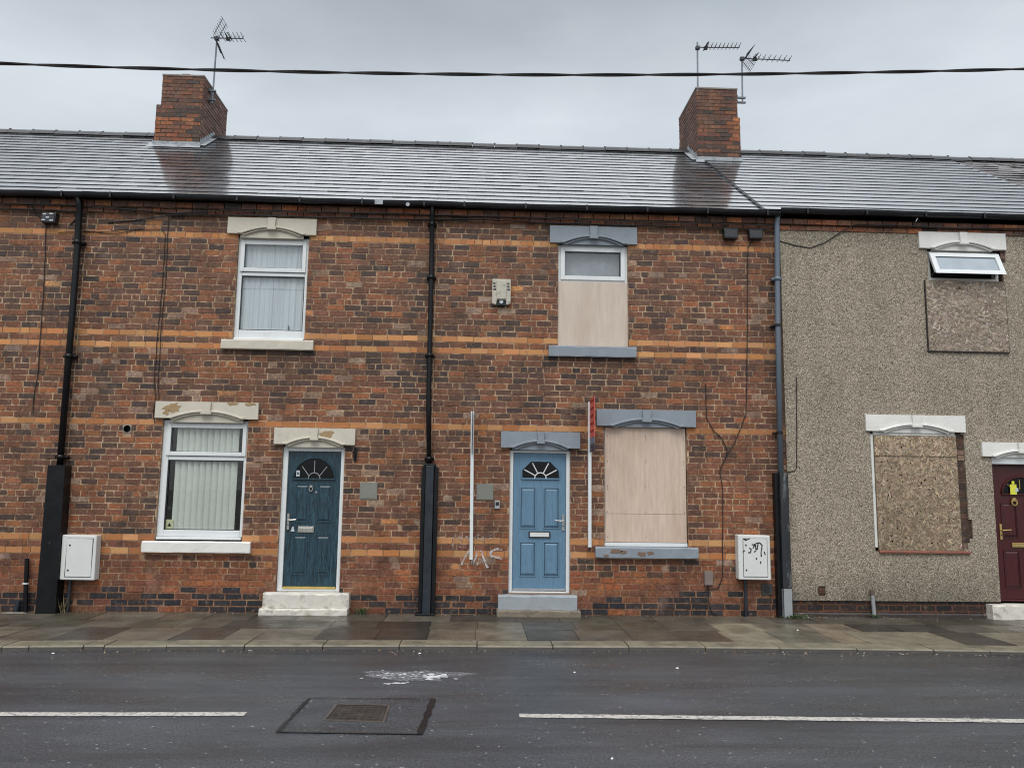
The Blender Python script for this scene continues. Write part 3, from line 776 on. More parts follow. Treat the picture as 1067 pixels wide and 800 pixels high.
# ------------------------------------------------------------------ HOUSES
def new_house(label, x):
    return thing('terraced_house', label, 'house', (x, 0, 0))
XS = (-11.2, -5.90, -.70, 4.52, 9.62, 14.7)
H0 = new_house('brown brick terraced house at the left edge, left of the leaning black downpipe', (XS[0] + XS[1]) / 2)
HA = new_house('brick terraced house with dark teal front door and two white curtained windows', (XS[1] + XS[2]) / 2)
HB = new_house('brick terraced house with pale blue front door and plywood over its windows', (XS[2] + XS[3]) / 2)
HC = new_house('grey pebbledashed terraced house with maroon door and strand board over its windows', (XS[3] + XS[4]) / 2)
HD = new_house('neighbouring house whose older dark slate roof shows at the right edge', (XS[4] + XS[5]) / 2)

# openings: x0,x1,z0,z1
OA = [(-3.665, -2.617, 3.86, 5.55), (-4.588, -3.365, .95, 2.76), (-2.85, -1.955, .2, 2.42)]
OB = [(1.15, 2.216, 3.86, 5.54), (1.847, 3.078, .94, 2.76), (.455, 1.345, .2, 2.42)]
OC = [(6.893, 8.06, 3.96, 5.60), (5.87, 7.17, .95, 2.75), (7.70, 8.60, .15, 2.40)]
VENT = (-5.142, -5.032, 2.518, 2.626)
def brick_wall(house, x0, x1, holes):
    mb = MB(); brick_front(mb, x0, x1, holes)
    grid_sheet(mb, x0, x1, 0, 6.0, holes, .004, .13, 1)
    house_shell(mb, x0, x1, 1)
    return mb.build('wall', [M['brick'], M['mortar'], M['cement'], M['buff_brick']], house)
w0 = brick_wall(H0, XS[0], XS[1], [])
wA = brick_wall(HA, XS[1], XS[2], OA + [VENT])
wB = brick_wall(HB, XS[2], XS[3], OB + [(4.15, 4.28, .325, .445)])
SL = [srgb(54, 58, 63), srgb(60, 63, 67), srgb(50, 53, 58), srgb(66, 68, 72), srgb(58, 58, 58)]
SLC = [srgb(84, 88, 92), srgb(78, 82, 87), srgb(90, 93, 97)]
SLD = [srgb(60, 50, 50), srgb(70, 58, 56), srgb(52, 46, 48)]
CH1 = (-6.285, -5.43, 2.95, 4.45); CH2 = (4.17, 5.03, 3.0, 4.42)
for h, a, b in ((H0, XS[0], XS[1]), (HA, XS[1], XS[2]), (HB, XS[2], XS[3] - .22)):
    make_roof(h, a, b, M['slate'], SL); make_ridge(h, a, b)
make_roof(HC, XS[3] - .22, XS[4], M['slate'], SLC, .03, spread=.05, tilt=.0005, wid=.5); make_ridge(HC, XS[3] - .22, XS[4], .03)
make_roof(HD, XS[4], XS[5], M['old_slate'], SLD, .01, gap=.21, tilt=.012, spread=.3, thick=.014); make_ridge(HD, XS[4], XS[5], .02)
# dark verge strip where the newer roof butts the older one
def verge(house, x, dz, w=.05):
    mb = MB()
    for a, b in ((EAVE_Y, RIDGE_Y - .1),):
        z0, z1 = roof_z(a, dz) , roof_z(b, dz)
        mb.face([(x - w, a, z0 + .028), (x, a, z0 + .028), (x, b, z1 + .028), (x - w, b, z1 + .028)])
        mb.face([(x - w, a, z0 - .03), (x - w, a, z0 + .028), (x - w, b, z1 + .028), (x - w, b, z1 - .03)])
        mb.face([(x, a, z0 + .028), (x, a, z0 - .03), (x, b, z1 - .03), (x, b, z1 + .028)])
    return mb.build('verge_strip', M['gutter'], house)
verge(HC, XS[3] - .20, .005)
for h, a, b, z, s in ((H0, XS[0], XS[1], 5.995, 0), (HA, XS[1], XS[2], 6.0, .004), (HB, XS[2], XS[3], 6.0, -.006), (HC, XS[3], XS[4], 6.045, .004), (HD, XS[4], XS[5], 6.045, 0)):
    make_gutter(h, a, b, z, s)

k = MB(); k.box(-1.62, -1.50, -.245, -.232, 5.955, 6.03); k.build('gutter_patch', M['lead'], HA)
k = MB(); k.tube([(-1.13, -.245, 5.965), (-1.13, -.235, 5.965)], .03, 10); k.build('gutter_patch', M['lead'], HA)
# pebbledash house front
PEBH = [(6.88, 8.07, 3.95, 5.62), (5.845, 7.19, .945, 2.76), (7.19, 7.285, 1.08, 2.68), (7.19, 7.335, 1.14, 1.42), (7.69, 8.61, .15, 2.42), (7.19, 7.25, .99, 1.08), (7.19, 7.24, 2.68, 2.72), (8.07, 8.12, 5.36, 5.62), (4.972, 5.08, .30, .44), (4.96, 5.05, .34, .41)]
mbC = MB()
brick_front(mbC, XS[3], XS[4], OC, only=[(0, .3), (.3, .5), (.9, 2.8), (5.3, 5.8)])
grid_sheet(mbC, XS[3], XS[4], 0, 6.0, OC, .004, .13, 1); house_shell(mbC, XS[3], XS[4], 1)
wC = mbC.build('wall', [M['brick'], M['sooty_mortar'], M['cement'], M['brick']], HC)
pb = MB(); grid_sheet(pb, XS[3] + .05, XS[4], .235, 5.838, PEBH, -.024, .0, 0)
pb.build('pebbledash_render', M['pebble'], HC)
pl = MB(); rough_block(pl, XS[3] + .08, 7.47, -.018, .02, -.01, .06, .004); 
pl.build('plinth', simple('dark_damp_render', srgb(52, 44, 40), .6, .4, 6, srgb(120, 108, 96), 4, .6, .75, .7), HC)
mbD = MB(); brick_front(mbD, XS[4], XS[5], [])
grid_sheet(mbD, XS[4], XS[5], 0, 6.0, [], .004, .13, 1); house_shell(mbD, XS[4], XS[5], 1)
mbD.build('wall', [M['brick'], M['mortar'], M['cement'], M['buff_brick']], HD)

# ---- House A windows
w = make_window(HA, -3.665, -2.617, 3.945, 5.485, (-3.567, -2.713, 5.018, 5.385), (-3.597, -2.663, 4.068, 4.895), M['upvc'])
w['label'] = 'upper white window with net curtains'
make_lintel(w, -3.82, -2.503, 5.517, 5.763, M['cream_paint']); make_sill(w, -3.807, -2.468, 3.765, 3.908, M['cream_paint'])
curtain(w, -3.64, -3.10, 3.97, 5.5, .115, M['net'], .006, 6); curtain(w, -3.13, -2.63, 3.97, 5.5, .118, M['net'], .007, 5)
t = MB(); t.box(-2.885, -2.868, .09, .1, 4.075, 4.155); t.build('window_catch', M['black_plastic'], w)
w = make_window(HA, -4.588, -3.365, 1.05, 2.715, (-4.468, -3.447, 2.262, 2.61), (-4.494, -3.415, 1.14, 2.137), M['upvc'])
w['label'] = 'lower white window with vertical blind'
make_lintel(w, -4.69, -3.218, 2.735, 2.977, M['cream_paint'], [(.17, .62, .14, .085), (.11, .35, .05, .05), (.74, .93, .1, .03), (.92, .9, .08, .03)], label='cream lintel with flaking paint')
make_sill(w, -4.736, -3.223, .832, .988, M['white_paint'])
vertical_blind(w, -4.36, -3.50, 1.13, 2.66, .112)
t = MB(); t.box(-4.465, -4.43, .1, .13, 1.42, 1.47); t.build('window_catch', M['black_plastic'], w)
t = MB(); t.box(-4.48, -4.375, .088, .09, 1.145, 1.285, 0); t.prism([(-4.455, 1.19), (-4.40, 1.19), (-4.427, 1.24)], .085, .087, 1)
t.build('sticker', [simple('pale_green_sticker', srgb(176, 178, 142), .6, .15, 20), M['ink']], w)

# ---- House A door
lf = (-2.769, -2.013, .345, 2.285)
fx = lambda u: lerp(lf[0], lf[1], u)
d = make_door(HA, lf, (-2.85, -1.955, .297, 2.352), M['teal_door'], M['shadow_gap'], None,
    [(fx(.14), fx(.43), 1.265, 1.82), (fx(.57), fx(.86), 1.265, 1.82), (fx(.14), fx(.43), .52, 1.09), (fx(.57), fx(.86), .52, 1.09)], None, None, M['upvc'])
d['label'] = 'dark teal woodgrain door with half round glass'
def fan_semi(door, cx, zb, rx, rz, y, rim_mat, bars, bar_mat, glass):
    g = MB(); g.prism(semi(cx, zb, rx, rz)[::1], y - .006, y - .001); g.build('fanlight', glass, door)
    r = MB(); pts = [(x, y - .012, z) for x, z in semi(cx, zb, rx + .012, rz + .012)]
    r.tube(pts + [pts[0]], .014, 6); r.build('fanlight_rim', rim_mat, door)
    b = MB()
    for p in bars: b.tube([(cx + a * rx, y - .012, zb + c * rz) for a, c in p], .006, 5)
    b.build('glazing_bars', bar_mat, door)
M['dark_glass'] = simple('dark_glazing', srgb(10, 12, 16), .08, .2, 8, spec=.3, bump=.02)
M['bar_silver'] = simple('leaded_strip', srgb(150, 152, 154), .4, .15, 9)
fan_semi(d, -2.391, 1.885, .29, .30, .075, M['teal_door'], [[(0, .3), (0, .9)], [(-.26, .16), (-.62, .62)], [(.26, .16), (.62, .62)], [(-.3, .02), (-.26, .16), (-.16, .27), (0, .32), (.16, .27), (.26, .16), (.3, .02)]], M['bar_silver'], M['dark_glass'])
def letterbox(door, x0, x1, z0, z1, y, mat, rim=None):
    l = MB(); l.box(x0, x1, y - .012, y, z0, z1, 0); l.box(x0 + .02, x1 - .02, y - .02, y - .011, z0 + .012, z1 - .022, 0); l.box(x0 + .015, x1 - .015, y - .014, y - .011, z1 - .02, z1 - .012, 1)
    l.build('letterbox', [mat, M['ink']], door, bevel=.003)
def handle(door, x, z, y, dirx, mat):
    h = MB(); h.box(x - .016, x + .016, y - .012, y, z - .14, z + .09); h.tube([(x, y - .01, z), (x, y - .055, z), (x + dirx * .035, y - .06, z), (x + dirx * .125, y - .058, z + .006)], .01, 8)
    h.tube([(x, y - .016, z - .075), (x, y - .01, z - .075)], .009, 8, 1)
    h.build('handle', [mat, M['ink']], door)
letterbox(d, fx(.235), fx(.535), 1.125, 1.21, .072, M['chrome'])
handle(d, fx(.045), 1.30, .072, 1, M['chrome'])
k = MB(); k.tube([(fx(.45) + .024 * math.cos(a), .055, 1.745 + .032 * math.sin(a)) for a in [i * .524 for i in range(13)]], .009, 6); k.box(fx(.45) - .02, fx(.45) + .02, .05, .072, 1.765, 1.80); k.build('knocker', M['chrome'], d, smooth=False)
k = MB(); k.tube([(fx(.55), .066, 1.70), (fx(.55), .074, 1.70)], .014, 8); k.build('spyhole', M['chrome'], d)
k = MB(); k.prism([(fx(.10), 1.135), (fx(.175), 1.135), (fx(.15), 1.205), (fx(.125), 1.205)], .0655, .0722, 0); k.build('sticker', [M['sticker'], M['teal_door']], d)
k = MB(); k.box(fx(.155), fx(.22), .0605, .0665, 1.925, 2.01, 0); k.box(fx(.173), fx(.202), .0595, .0608, 1.95, 1.985, 1); k.build('notice', [M['sticker'], M['ink']], d)
k = MB(); k.box(lf[0] + .005, lf[1] - .005, .04, .08, .335, .362); k.build('threshold_strip', M['gold_strip'], d)
make_lintel(d, -2.972, -1.806, 2.385, 2.622, M['cream_paint'], [(.65, .63, .12, .065), (.49, .8, .04, .05)], tymp=.04, label='cream door lintel with peeled patch')
k = MB(); rough_block(k, -2.985, -1.79, -.15, .07, .085, .295, .010, n=14); k.build('doorstep', M['white_step'], d)
k = MB(); rough_block(k, -3.02, -1.80, -.20, .05, -.01, .088, .012, n=12); k.build('step_base', M['white_step'], d)

# ---- House B windows
w = MB(); bar_frame(w, 1.15, 2.216, 4.915, 5.49, .05, .05, .12); bar_frame(w, 1.19, 2.175, 4.945, 5.455, .065, .03, .1)
w = w.build('window', M['upvc'], HB, bevel=.006); w['label'] = 'upper window with plywood under a small fanlight'
pane(w, 1.249, 2.102, 5.005, 5.39, .07)
g = MB(); gasket_frame(g, 1.258, 2.093, 5.013, 5.382, .045, 0); g.build('gasket', M['black_plastic'], w)
curtain(w, 1.2, 2.18, 4.9, 5.5, .14, simple('grey_blind_fabric', srgb(128, 133, 138), .9), .004, 3, name='blind_or_backing')
b = MB(); b.box(1.152, 2.214, .028, .05, 3.925, 4.912)
for q in range(7): b.box(1.19 + q * .16, 1.2 + q * .16, .026, .03, 3.95, 3.96, 1); b.box(1.165 + (q % 2) * 1.02, 1.173 + (q % 2) * 1.02, .026, .03, 4.0 + q * .13, 4.008 + q * .13, 1)
b.build('plywood_board', [M['plywood_pale'], M['galv']], w, bevel=.002)
make_lintel(w, 1.015, 2.349, 5.50, 5.765, M['grey_paint'], tymp=.012); make_sill(w, 1.008, 2.321, 3.75, 3.91, M['grey_paint'])
w = MB(); w.box(1.85, 3.075, .03, .12, .975, 1.03); bar_frame(w, 1.85, 3.075, 1.03, 2.72, .05, .06, .12)
w = w.build('window', M['upvc'], HB, bevel=.006); w['label'] = 'lower window fully covered by plywood'
b = MB()
for z0, z1 in ((1.036, 1.443), (1.447, 2.712)): b.box(1.862 + rnd.uniform(0, .006), 3.064, .03 - rnd.uniform(0, .004), .052, z0, z1)
b.box(1.85, 2.05, .0285, .031, 2.262, 2.266, 1)
for q in range(5): 
    for xx in (1.89, 2.46, 3.03): b.box(xx, xx + .014, .0285, .031, 1.1 + q * .37, 1.114 + q * .37, 1); b.box(xx + .004, xx + .010, .0292, .031, 1.1 + q * .37 - rnd.uniform(.02, .09), 1.1 + q * .37, 1)
b.build('plywood_board', [M['plywood'], M['rust_patch']], w, bevel=.002)
make_lintel(w, 1.729, 3.208, 2.727, 2.972, M['grey_paint'], tymp=.012)
make_sill(w, 1.706, 3.207, .816, .972, M['grey_paint'], [(.2, .62, .10, .03), (.27, .55, .05, .025), (.45, .4, .07, .035), (.53, .5, .06, .03), (.1, .2, .05, .02)])

# ---- House B door
lf = (.512, 1.285, .33, 2.31)
fx = lambda u: lerp(lf[0], lf[1], u)
d = make_door(HB, lf, (.455, 1.345, .297, 2.352), M['blue_door'], M['shadow_gap'], None,
    [(fx(.125), fx(.44), 1.215, 1.815), (fx(.575), fx(.885), 1.215, 1.815), (fx(.125), fx(.44), .53, 1.03), (fx(.575), fx(.885), .53, 1.03)], None, None, M['upvc'])
d['label'] = 'pale blue panelled door with white sunburst glass'
gx = lambda u: lerp(.632, 1.188, u)
poly = [(gx(0), 1.935), (gx(1), 1.935), (gx(1), 2.06), (gx(.76), 2.195), (gx(.24), 2.195), (gx(0), 2.06)]
g = MB(); g.prism(poly, .069, .074); g.build('fanlight', M['dark_glass'], d)
r = MB(); r.tube([(x, .066, z) for x, z in poly] + [(poly[0][0], .066, poly[0][1])], .013, 6); r.build('fanlight_rim', M['blue_door'], d)
b = MB(); cx = gx(.5)
b.tube([(cx + .085 * math.cos(a), .062, 1.94 + .085 * math.sin(a)) for a in [math.pi * i / 10 for i in range(11)]], .009, 6)
for a, rr in ((28, .27), (62, .255), (118, .255), (152, .27)): b.tube([(cx + .085 * math.cos(R(a)), .062, 1.94 + .085 * math.sin(R(a))), (cx + rr * math.cos(R(a)), .062, 1.94 + rr * math.sin(R(a)))], .009, 6)
b.build('glazing_bars', M['upvc'], d)
l = MB(); l.box(fx(.30), fx(.71), .056, .074, 1.085, 1.175, 0); l.box(fx(.325), fx(.685), .05, .057, 1.10, 1.16, 1); l.build('letterbox', [M['ink'], M['meter_white']], d)
handle(d, fx(.955), 1.33, .072, -1, M['chrome'])
k = MB(); k.box(lf[0] + .005, lf[1] - .005, .05, .08, .333, .36); k.build('weather_bar', M['bar_silver'], d)
make_lintel(d, .317, 1.483, 2.385, 2.622, M['grey_paint'], tymp=.03)
k = MB(); rough_block(k, .308, 1.432, -.15, .07, .085, .287, .006); k.build('doorstep', M['grey_step'], d)
k = MB(); rough_block(k, .29, 1.475, -.21, .05, -.01, .09, .01); k.build('step_base', M['stone'], d)
k = MB(); k.box(.44, 1.36, -.005, .06, .285, .30); k.build('door_sill', M['rust_patch'], d)

# ---- House C windows
def strand_board(parent, x0, x1, z0, z1, y, cols, n, size, grey=False, seam=None):
    mb = MB(); mb.box(x0, x1, y, y + (.03 if grey else .018), z0, z1, 0, tuple(q * .7 for q in cols[0][:3]))
    for i in range(n):
        L = rnd.uniform(.4, 1.2) * size; W = L * rnd.uniform(.14, .32); a = rnd.gauss(0, .9) if grey else rnd.uniform(0, 3.14)
        cx, cz = rnd.uniform(x0, x1), rnd.uniform(z0, z1)
        if seam and abs(cz - seam) < .02: continue
        ca, sa = math.cos(a), math.sin(a); yy = y - .0008 - (i % 40) * .00005
        bend = rnd.uniform(-.22, .22) * L if grey else rnd.uniform(-.08, .08) * L
        loc = [(-L / 2, -W * .3), (0, -W / 2 + bend), (L / 2, -W * .3), (L / 2, W * .3), (0, W / 2 + bend), (-L / 2, W * .3)]
        pts = [(cx + ca * u - sa * v, yy, cz + sa * u + ca * v) for u, v in loc]
        pts = [(min(max(p[0], x0), x1), p[1], min(max(p[2], z0), z1)) for p in pts]
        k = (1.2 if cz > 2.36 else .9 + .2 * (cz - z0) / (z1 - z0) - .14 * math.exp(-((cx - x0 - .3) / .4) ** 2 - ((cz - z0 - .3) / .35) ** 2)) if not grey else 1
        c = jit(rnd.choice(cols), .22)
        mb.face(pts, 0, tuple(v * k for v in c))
    if grey:
        for a_, b_, c_, d_ in ((x0 - .012, x1 + .012, z0 - .014, z0 - .001), (x0 - .012, x0 - .001, z0, z1), (x1 + .001, x1 + .010, z0, z1)): mb.box(a_, b_, y + .004, y + .03, c_, d_, 0, (.02, .017, .014))
    if seam: mb.box(x0, x1, y - .004, y, seam - .004, seam + .002, 0, (.03, .022, .016))
    return mb.build('strand_board', M['osb'], parent)
w = MB(); bar_frame(w, 6.893, 8.02, 5.06, 5.53, .05, .02, .11); w = w.build('window', M['upvc_dirty'], HC, bevel=.005); w['label'] = 'upper window with its fanlight propped open'
s = MB(); hz, hy, ang = 5.515, .012, R(24)
def tilt(o): return o
# open top-hung sash: swings out about its top edge
sx0, sx1, sh, tk = 6.905, 8.005, .40, .055
def SP(x, s, dpt): return (x, hy - s * math.sin(ang) - dpt * math.cos(ang), hz - s * math.cos(ang) + dpt * math.sin(ang) * -1)
def sash_bar(mb, xa, xb, sa, sb):
    q = [SP(xa, sa, 0), SP(xb, sa, 0), SP(xb, sb, 0), SP(xa, sb, 0), SP(xa, sa, tk), SP(xb, sa, tk), SP(xb, sb, tk), SP(xa, sb, tk)]
    i = len(mb.v); mb.v += q
    for f in ((0, 1, 2, 3), (7, 6, 5, 4), (4, 5, 1, 0), (5, 6, 2, 1), (6, 7, 3, 2), (7, 4, 0, 3)): mb.f.append(tuple(i + k for k in f)); mb.mi.append(0); mb.c.append((1, 1, 1))
sash_bar(s, sx0, sx0 + .075, 0, sh); sash_bar(s, sx1 - .075, sx1, 0, sh); sash_bar(s, sx0 + .075, sx1 - .075, 0.001, .07); sash_bar(s, sx0 + .075, sx1 - .075, sh - .07, sh - .001)
so = s.build('open_sash', M['upvc'], w)
g = MB(); g.face([SP(sx0 + .07, sh - .06, .028), SP(sx1 - .07, sh - .06, .028), SP(sx1 - .07, .06, .028), SP(sx0 + .07, .06, .028)]); g.build('pane', simple('frosted_glass', srgb(150, 160, 168), .15, .12, 5, spec=.6, bump=.02), w)
for xx in (sx0 + .05, sx1 - .05):
    k = MB(); k.tube([(xx, .02, 5.13), SP(xx, sh - .08, 0)], .006, 5); k.build('stay', M['galv'], w)
bk = MB(); bk.face([(6.9, .3, 5.0), (8.02, .3, 5.0), (8.02, .3, 5.6), (6.9, .3, 5.6)]); bk.build('blind_or_backing', M['dark_room'], w)  # dark sheet added behind the open sash as the unlit room, not a blind
G1 = [srgb(132, 119, 104), srgb(144, 131, 116), srgb(116, 103, 89), srgb(166, 155, 141), srgb(98, 85, 73), srgb(130, 117, 102)]
strand_board(w, 6.81, 8.06, 3.95, 5.05, -.056, [tuple(min(1, q * 1.15) for q in c[:3]) for c in G1], 4200, .075, True)
make_lintel(w, 6.745, 8.124, 5.56, 5.82, M['white_paint'], y=-.06, tymp=.02)
w = MB(); w.box(5.855, 5.897, -.012, .08, 1.0, 2.67); w.box(7.157, 7.17, -.01, .08, .975, 2.67); w.box(5.9, 7.155, -.012, .08, 2.655, 2.72)
w = w.build('window', M['upvc_dirty'], HC, bevel=.004); w['label'] = 'lower window covered by brown strand board'
G2 = [srgb(142, 122, 98), srgb(154, 135, 111), srgb(126, 107, 86), srgb(172, 154, 130), srgb(110, 94, 77), srgb(136, 121, 102)]
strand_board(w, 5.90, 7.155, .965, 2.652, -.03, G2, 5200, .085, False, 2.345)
s = MB(); rough_block(s, 5.90, 7.27, -.055, .05, .922, .962, .003); s.build('tile_sill', simple('red_tile', srgb(120, 72, 56), .7, .25, 9, srgb(80, 70, 62), 5), w)
make_lintel(w, 5.776, 7.302, 2.715, 2.962, M['white_paint'], y=-.06, tymp=.02)
lf = (7.775, 8.535, .27, 2.215)
fx = lambda u: lerp(lf[0], lf[1], u)
d = make_door(HC, lf, (7.70, 8.605, .235, 2.245), M['maroon_door'], simple('maroon_groove', srgb(30, 10, 14), .5), None,
    [(fx(.09), fx(.42), 1.15, 1.68), (fx(.58), fx(.91), 1.15, 1.68), (fx(.09), fx(.42), .42, .98), (fx(.58), fx(.91), .42, .98)], None, None, M['maroon_door'])
d['label'] = 'dark maroon front door with yellow tag'
fan_semi(d, fx(.5), 1.80, .27, .25, .075, M['maroon_door'], [[(0, .3), (0, .9)], [(-.3, .2), (-.7, .6)], [(.3, .2), (.7, .6)]], M['brass'], M['dark_glass'])
letterbox(d, fx(.27), fx(.73), 1.02, 1.085, .072, M['brass']); handle(d, fx(.06), 1.27, .072, 1, M['brass'])
k = MB(); k.tube([(fx(.36) + .04 * math.cos(a), .05, 1.685 + .05 * math.sin(a)) for a in [i * .524 for i in range(13)]], .011, 6); k.box(fx(.36) - .02, fx(.36) + .02, .045, .074, 1.70, 1.75); k.build('knocker', M['brass'], d)
k = MB(); k.box(7.70, 8.605, .0, .1, 2.25, 2.36); k.build('head_board', M['upvc'], d, bevel=.006)
make_lintel(d, 7.536, 8.72, 2.362, 2.573, M['white_paint'], y=-.06, tymp=0.01)
k = MB(); rough_block(k, 7.475, 8.78, -.16, .08, -.01, .205, .014, n=12); k.build('doorstep', M['white_step'], d)
tg = MB(); tcx = fx(.355)
tg.prism([(tcx - .05, 1.80), (tcx + .05, 1.80), (tcx + .05, 1.95), (tcx - .05, 1.95)], .046, .05, 0); tg.prism([(tcx - .02, 1.945), (tcx + .02, 1.945), (tcx + .02, 2.0), (tcx - .02, 2.0)], .046, .05, 0); tg.prism([(tcx + .025, 1.83), (tcx + .075, 1.85), (tcx + .07, 1.90), (tcx + .03, 1.89)], .042, .046, 1)
tag(tg.build('tag', [M['tag_yellow'], M['sticker']], base=(tcx, .048, 1.8)), 'yellow card tag hanging on the glass of the maroon door', 'tag')

# ---- vents (parts)
k = MB()
n = 20
cx, cz, rr = -5.087, 2.572, .052
sq = [(VENT[0], VENT[1], VENT[2], VENT[3])]
for i in range(n):
    a0, a1 = 2 * math.pi * i / n, 2 * math.pi * (i + 1) / n
    k.face([(cx + rr * math.cos(a0), -.006, cz + rr * math.sin(a0)), (cx + rr * math.cos(a0), .12, cz + rr * math.sin(a0)), (cx + rr * math.cos(a1), .12, cz + rr * math.sin(a1)), (cx + rr * math.cos(a1), -.006, cz + rr * math.sin(a1))], 0)
    def ex(a): 
        s_ = max(abs(math.cos(a)), abs(math.sin(a))); return (cx + .062 * math.cos(a) / s_, cz + .062 * math.sin(a) / s_)
    e0, e1 = ex(a0), ex(a1)
    k.face([(cx + rr * math.cos(a0), -.006, cz + rr * math.sin(a0)), (cx + rr * math.cos(a1), -.006, cz + rr * math.sin(a1)), (e1[0], -.004, e1[1]), (e0[0], -.004, e0[1])][::-1], 1)
k.face([(cx - .06, .12, cz - .06), (cx + .06, .12, cz - .06), (cx + .06, .12, cz + .06), (cx - .06, .12, cz + .06)], 0)
k.build('vent_hole', [M['ink'], M['cement']], HA)
k = MB(); k.prism([(4.135, .31), (4.295, .31), (4.295, .46), (4.135, .46)], -.02, .0, 0)
k.tube([(4.215, -.028, .385), (4.215, .05, .385)], .05, 16, 1)
k.build('vent', [simple('dark_vent_plastic', srgb(58, 56, 56), .6), M['ink']], HB)

# ---- downpipes
def pipe(house, pts, r, mats, casing=None, collars=(), label=None):
    mb = MB(); mb.tube(pts, r, 12)
    for z in collars:
        for a, b in zip(pts, pts[1:]):
            if b[2] <= z <= a[2]:
                t = (a[2] - z) / (a[2] - b[2]); x = lerp(a[0], b[0], t); yy = lerp(a[1], b[1], t)
                mb.tube([(x, yy, z - .03), (x, yy, z + .03)], r * 1.22, 12); mb.box(x - r * 1.9, x + r * 1.9, yy + .01, .0, z - .02, z + .02)
    o = mb.build('downpipe', mats, house, smooth=False)
    for p in o.data.polygons: p.use_smooth = len(p.vertices) == 4 and p.area > .001
    if label: o['label'] = label
    return o
p = pipe(H0, [(-5.992, -.165, 6.0), (-5.985, -.10, 5.86), (-5.962, -.095, 5.12), (-5.954, -.095, 4.19), (-5.944, -.095, 2.0)], .045, M['black_pipe'], collars=(5.3, 3.6, 2.15), label='leaning black downpipe')
c = MB(); c.prism([(-6.06, -.0), (-5.785, -.0), (-5.824, 2.03), (-6.064, 2.03)], -.19, .0); c.tube([(-5.94, -.192, .95), (-5.94, -.2, .95)], .02, 10, 1); c.build('pipe_casing', [M['black_pipe'], M['black_pipe_blue']], p, bevel=.01)
p = pipe(HA, [(-.772, -.165, 6.0), (-.772, -.09, 5.86), (-.763, -.085, 5.1), (-.752, -.085, 3.0), (-.715, -.085, 2.0)], .036, M['black_pipe'], collars=(5.72, 4.9, 3.72, 2.2), label='straight black downpipe')
c = MB(); c.box(-.765, -.645, -.135, -.02, .0, 2.10, 1); c.box(-.825, -.768, -.10, .0, .02, 2.09, 0); c.box(-.642, -.585, -.10, .0, .02, 2.09, 0); c.box(-.80, -.62, -.12, -.02, 2.085, 2.13, 0); c.box(-.86, -.58, -.16, .0, -.01, .03, 0)
c.build('pipe_casing', [M['black_pipe'], M['black_pipe_blue']], p, bevel=.006)
p = pipe(HB, [(4.508, -.13, 6.0), (4.504, -.10, 5.9), (4.470, -.095, 4.4), (4.44, -.095, 2.05)], .040, M['grey_pipe'], collars=(5.0,), label='blue grey downpipe')
for z, x in ((4.28, 4.468), (2.66, 4.449)):
    k = MB(); k.tube([(x, -.095, z - .02), (x, -.095, z + .02)], .048, 12); k.box(x - .085, x + .05, -.06, 0, z - .012, z + .012); k.build('pipe_clip', M['gutter'], p)
c = MB(); c.box(4.345, 4.40, -.11, .0, .0, 2.07, 0); c.box(4.40, 4.53, -.16, .0, .42, 2.075, 1); c.box(4.402, 4.532, -.168, .0, .0, .42, 2)
c.build('pipe_casing', [M['black_pipe'], M['worn_black'], M['grey_pipe_pale']], p, bevel=.006)

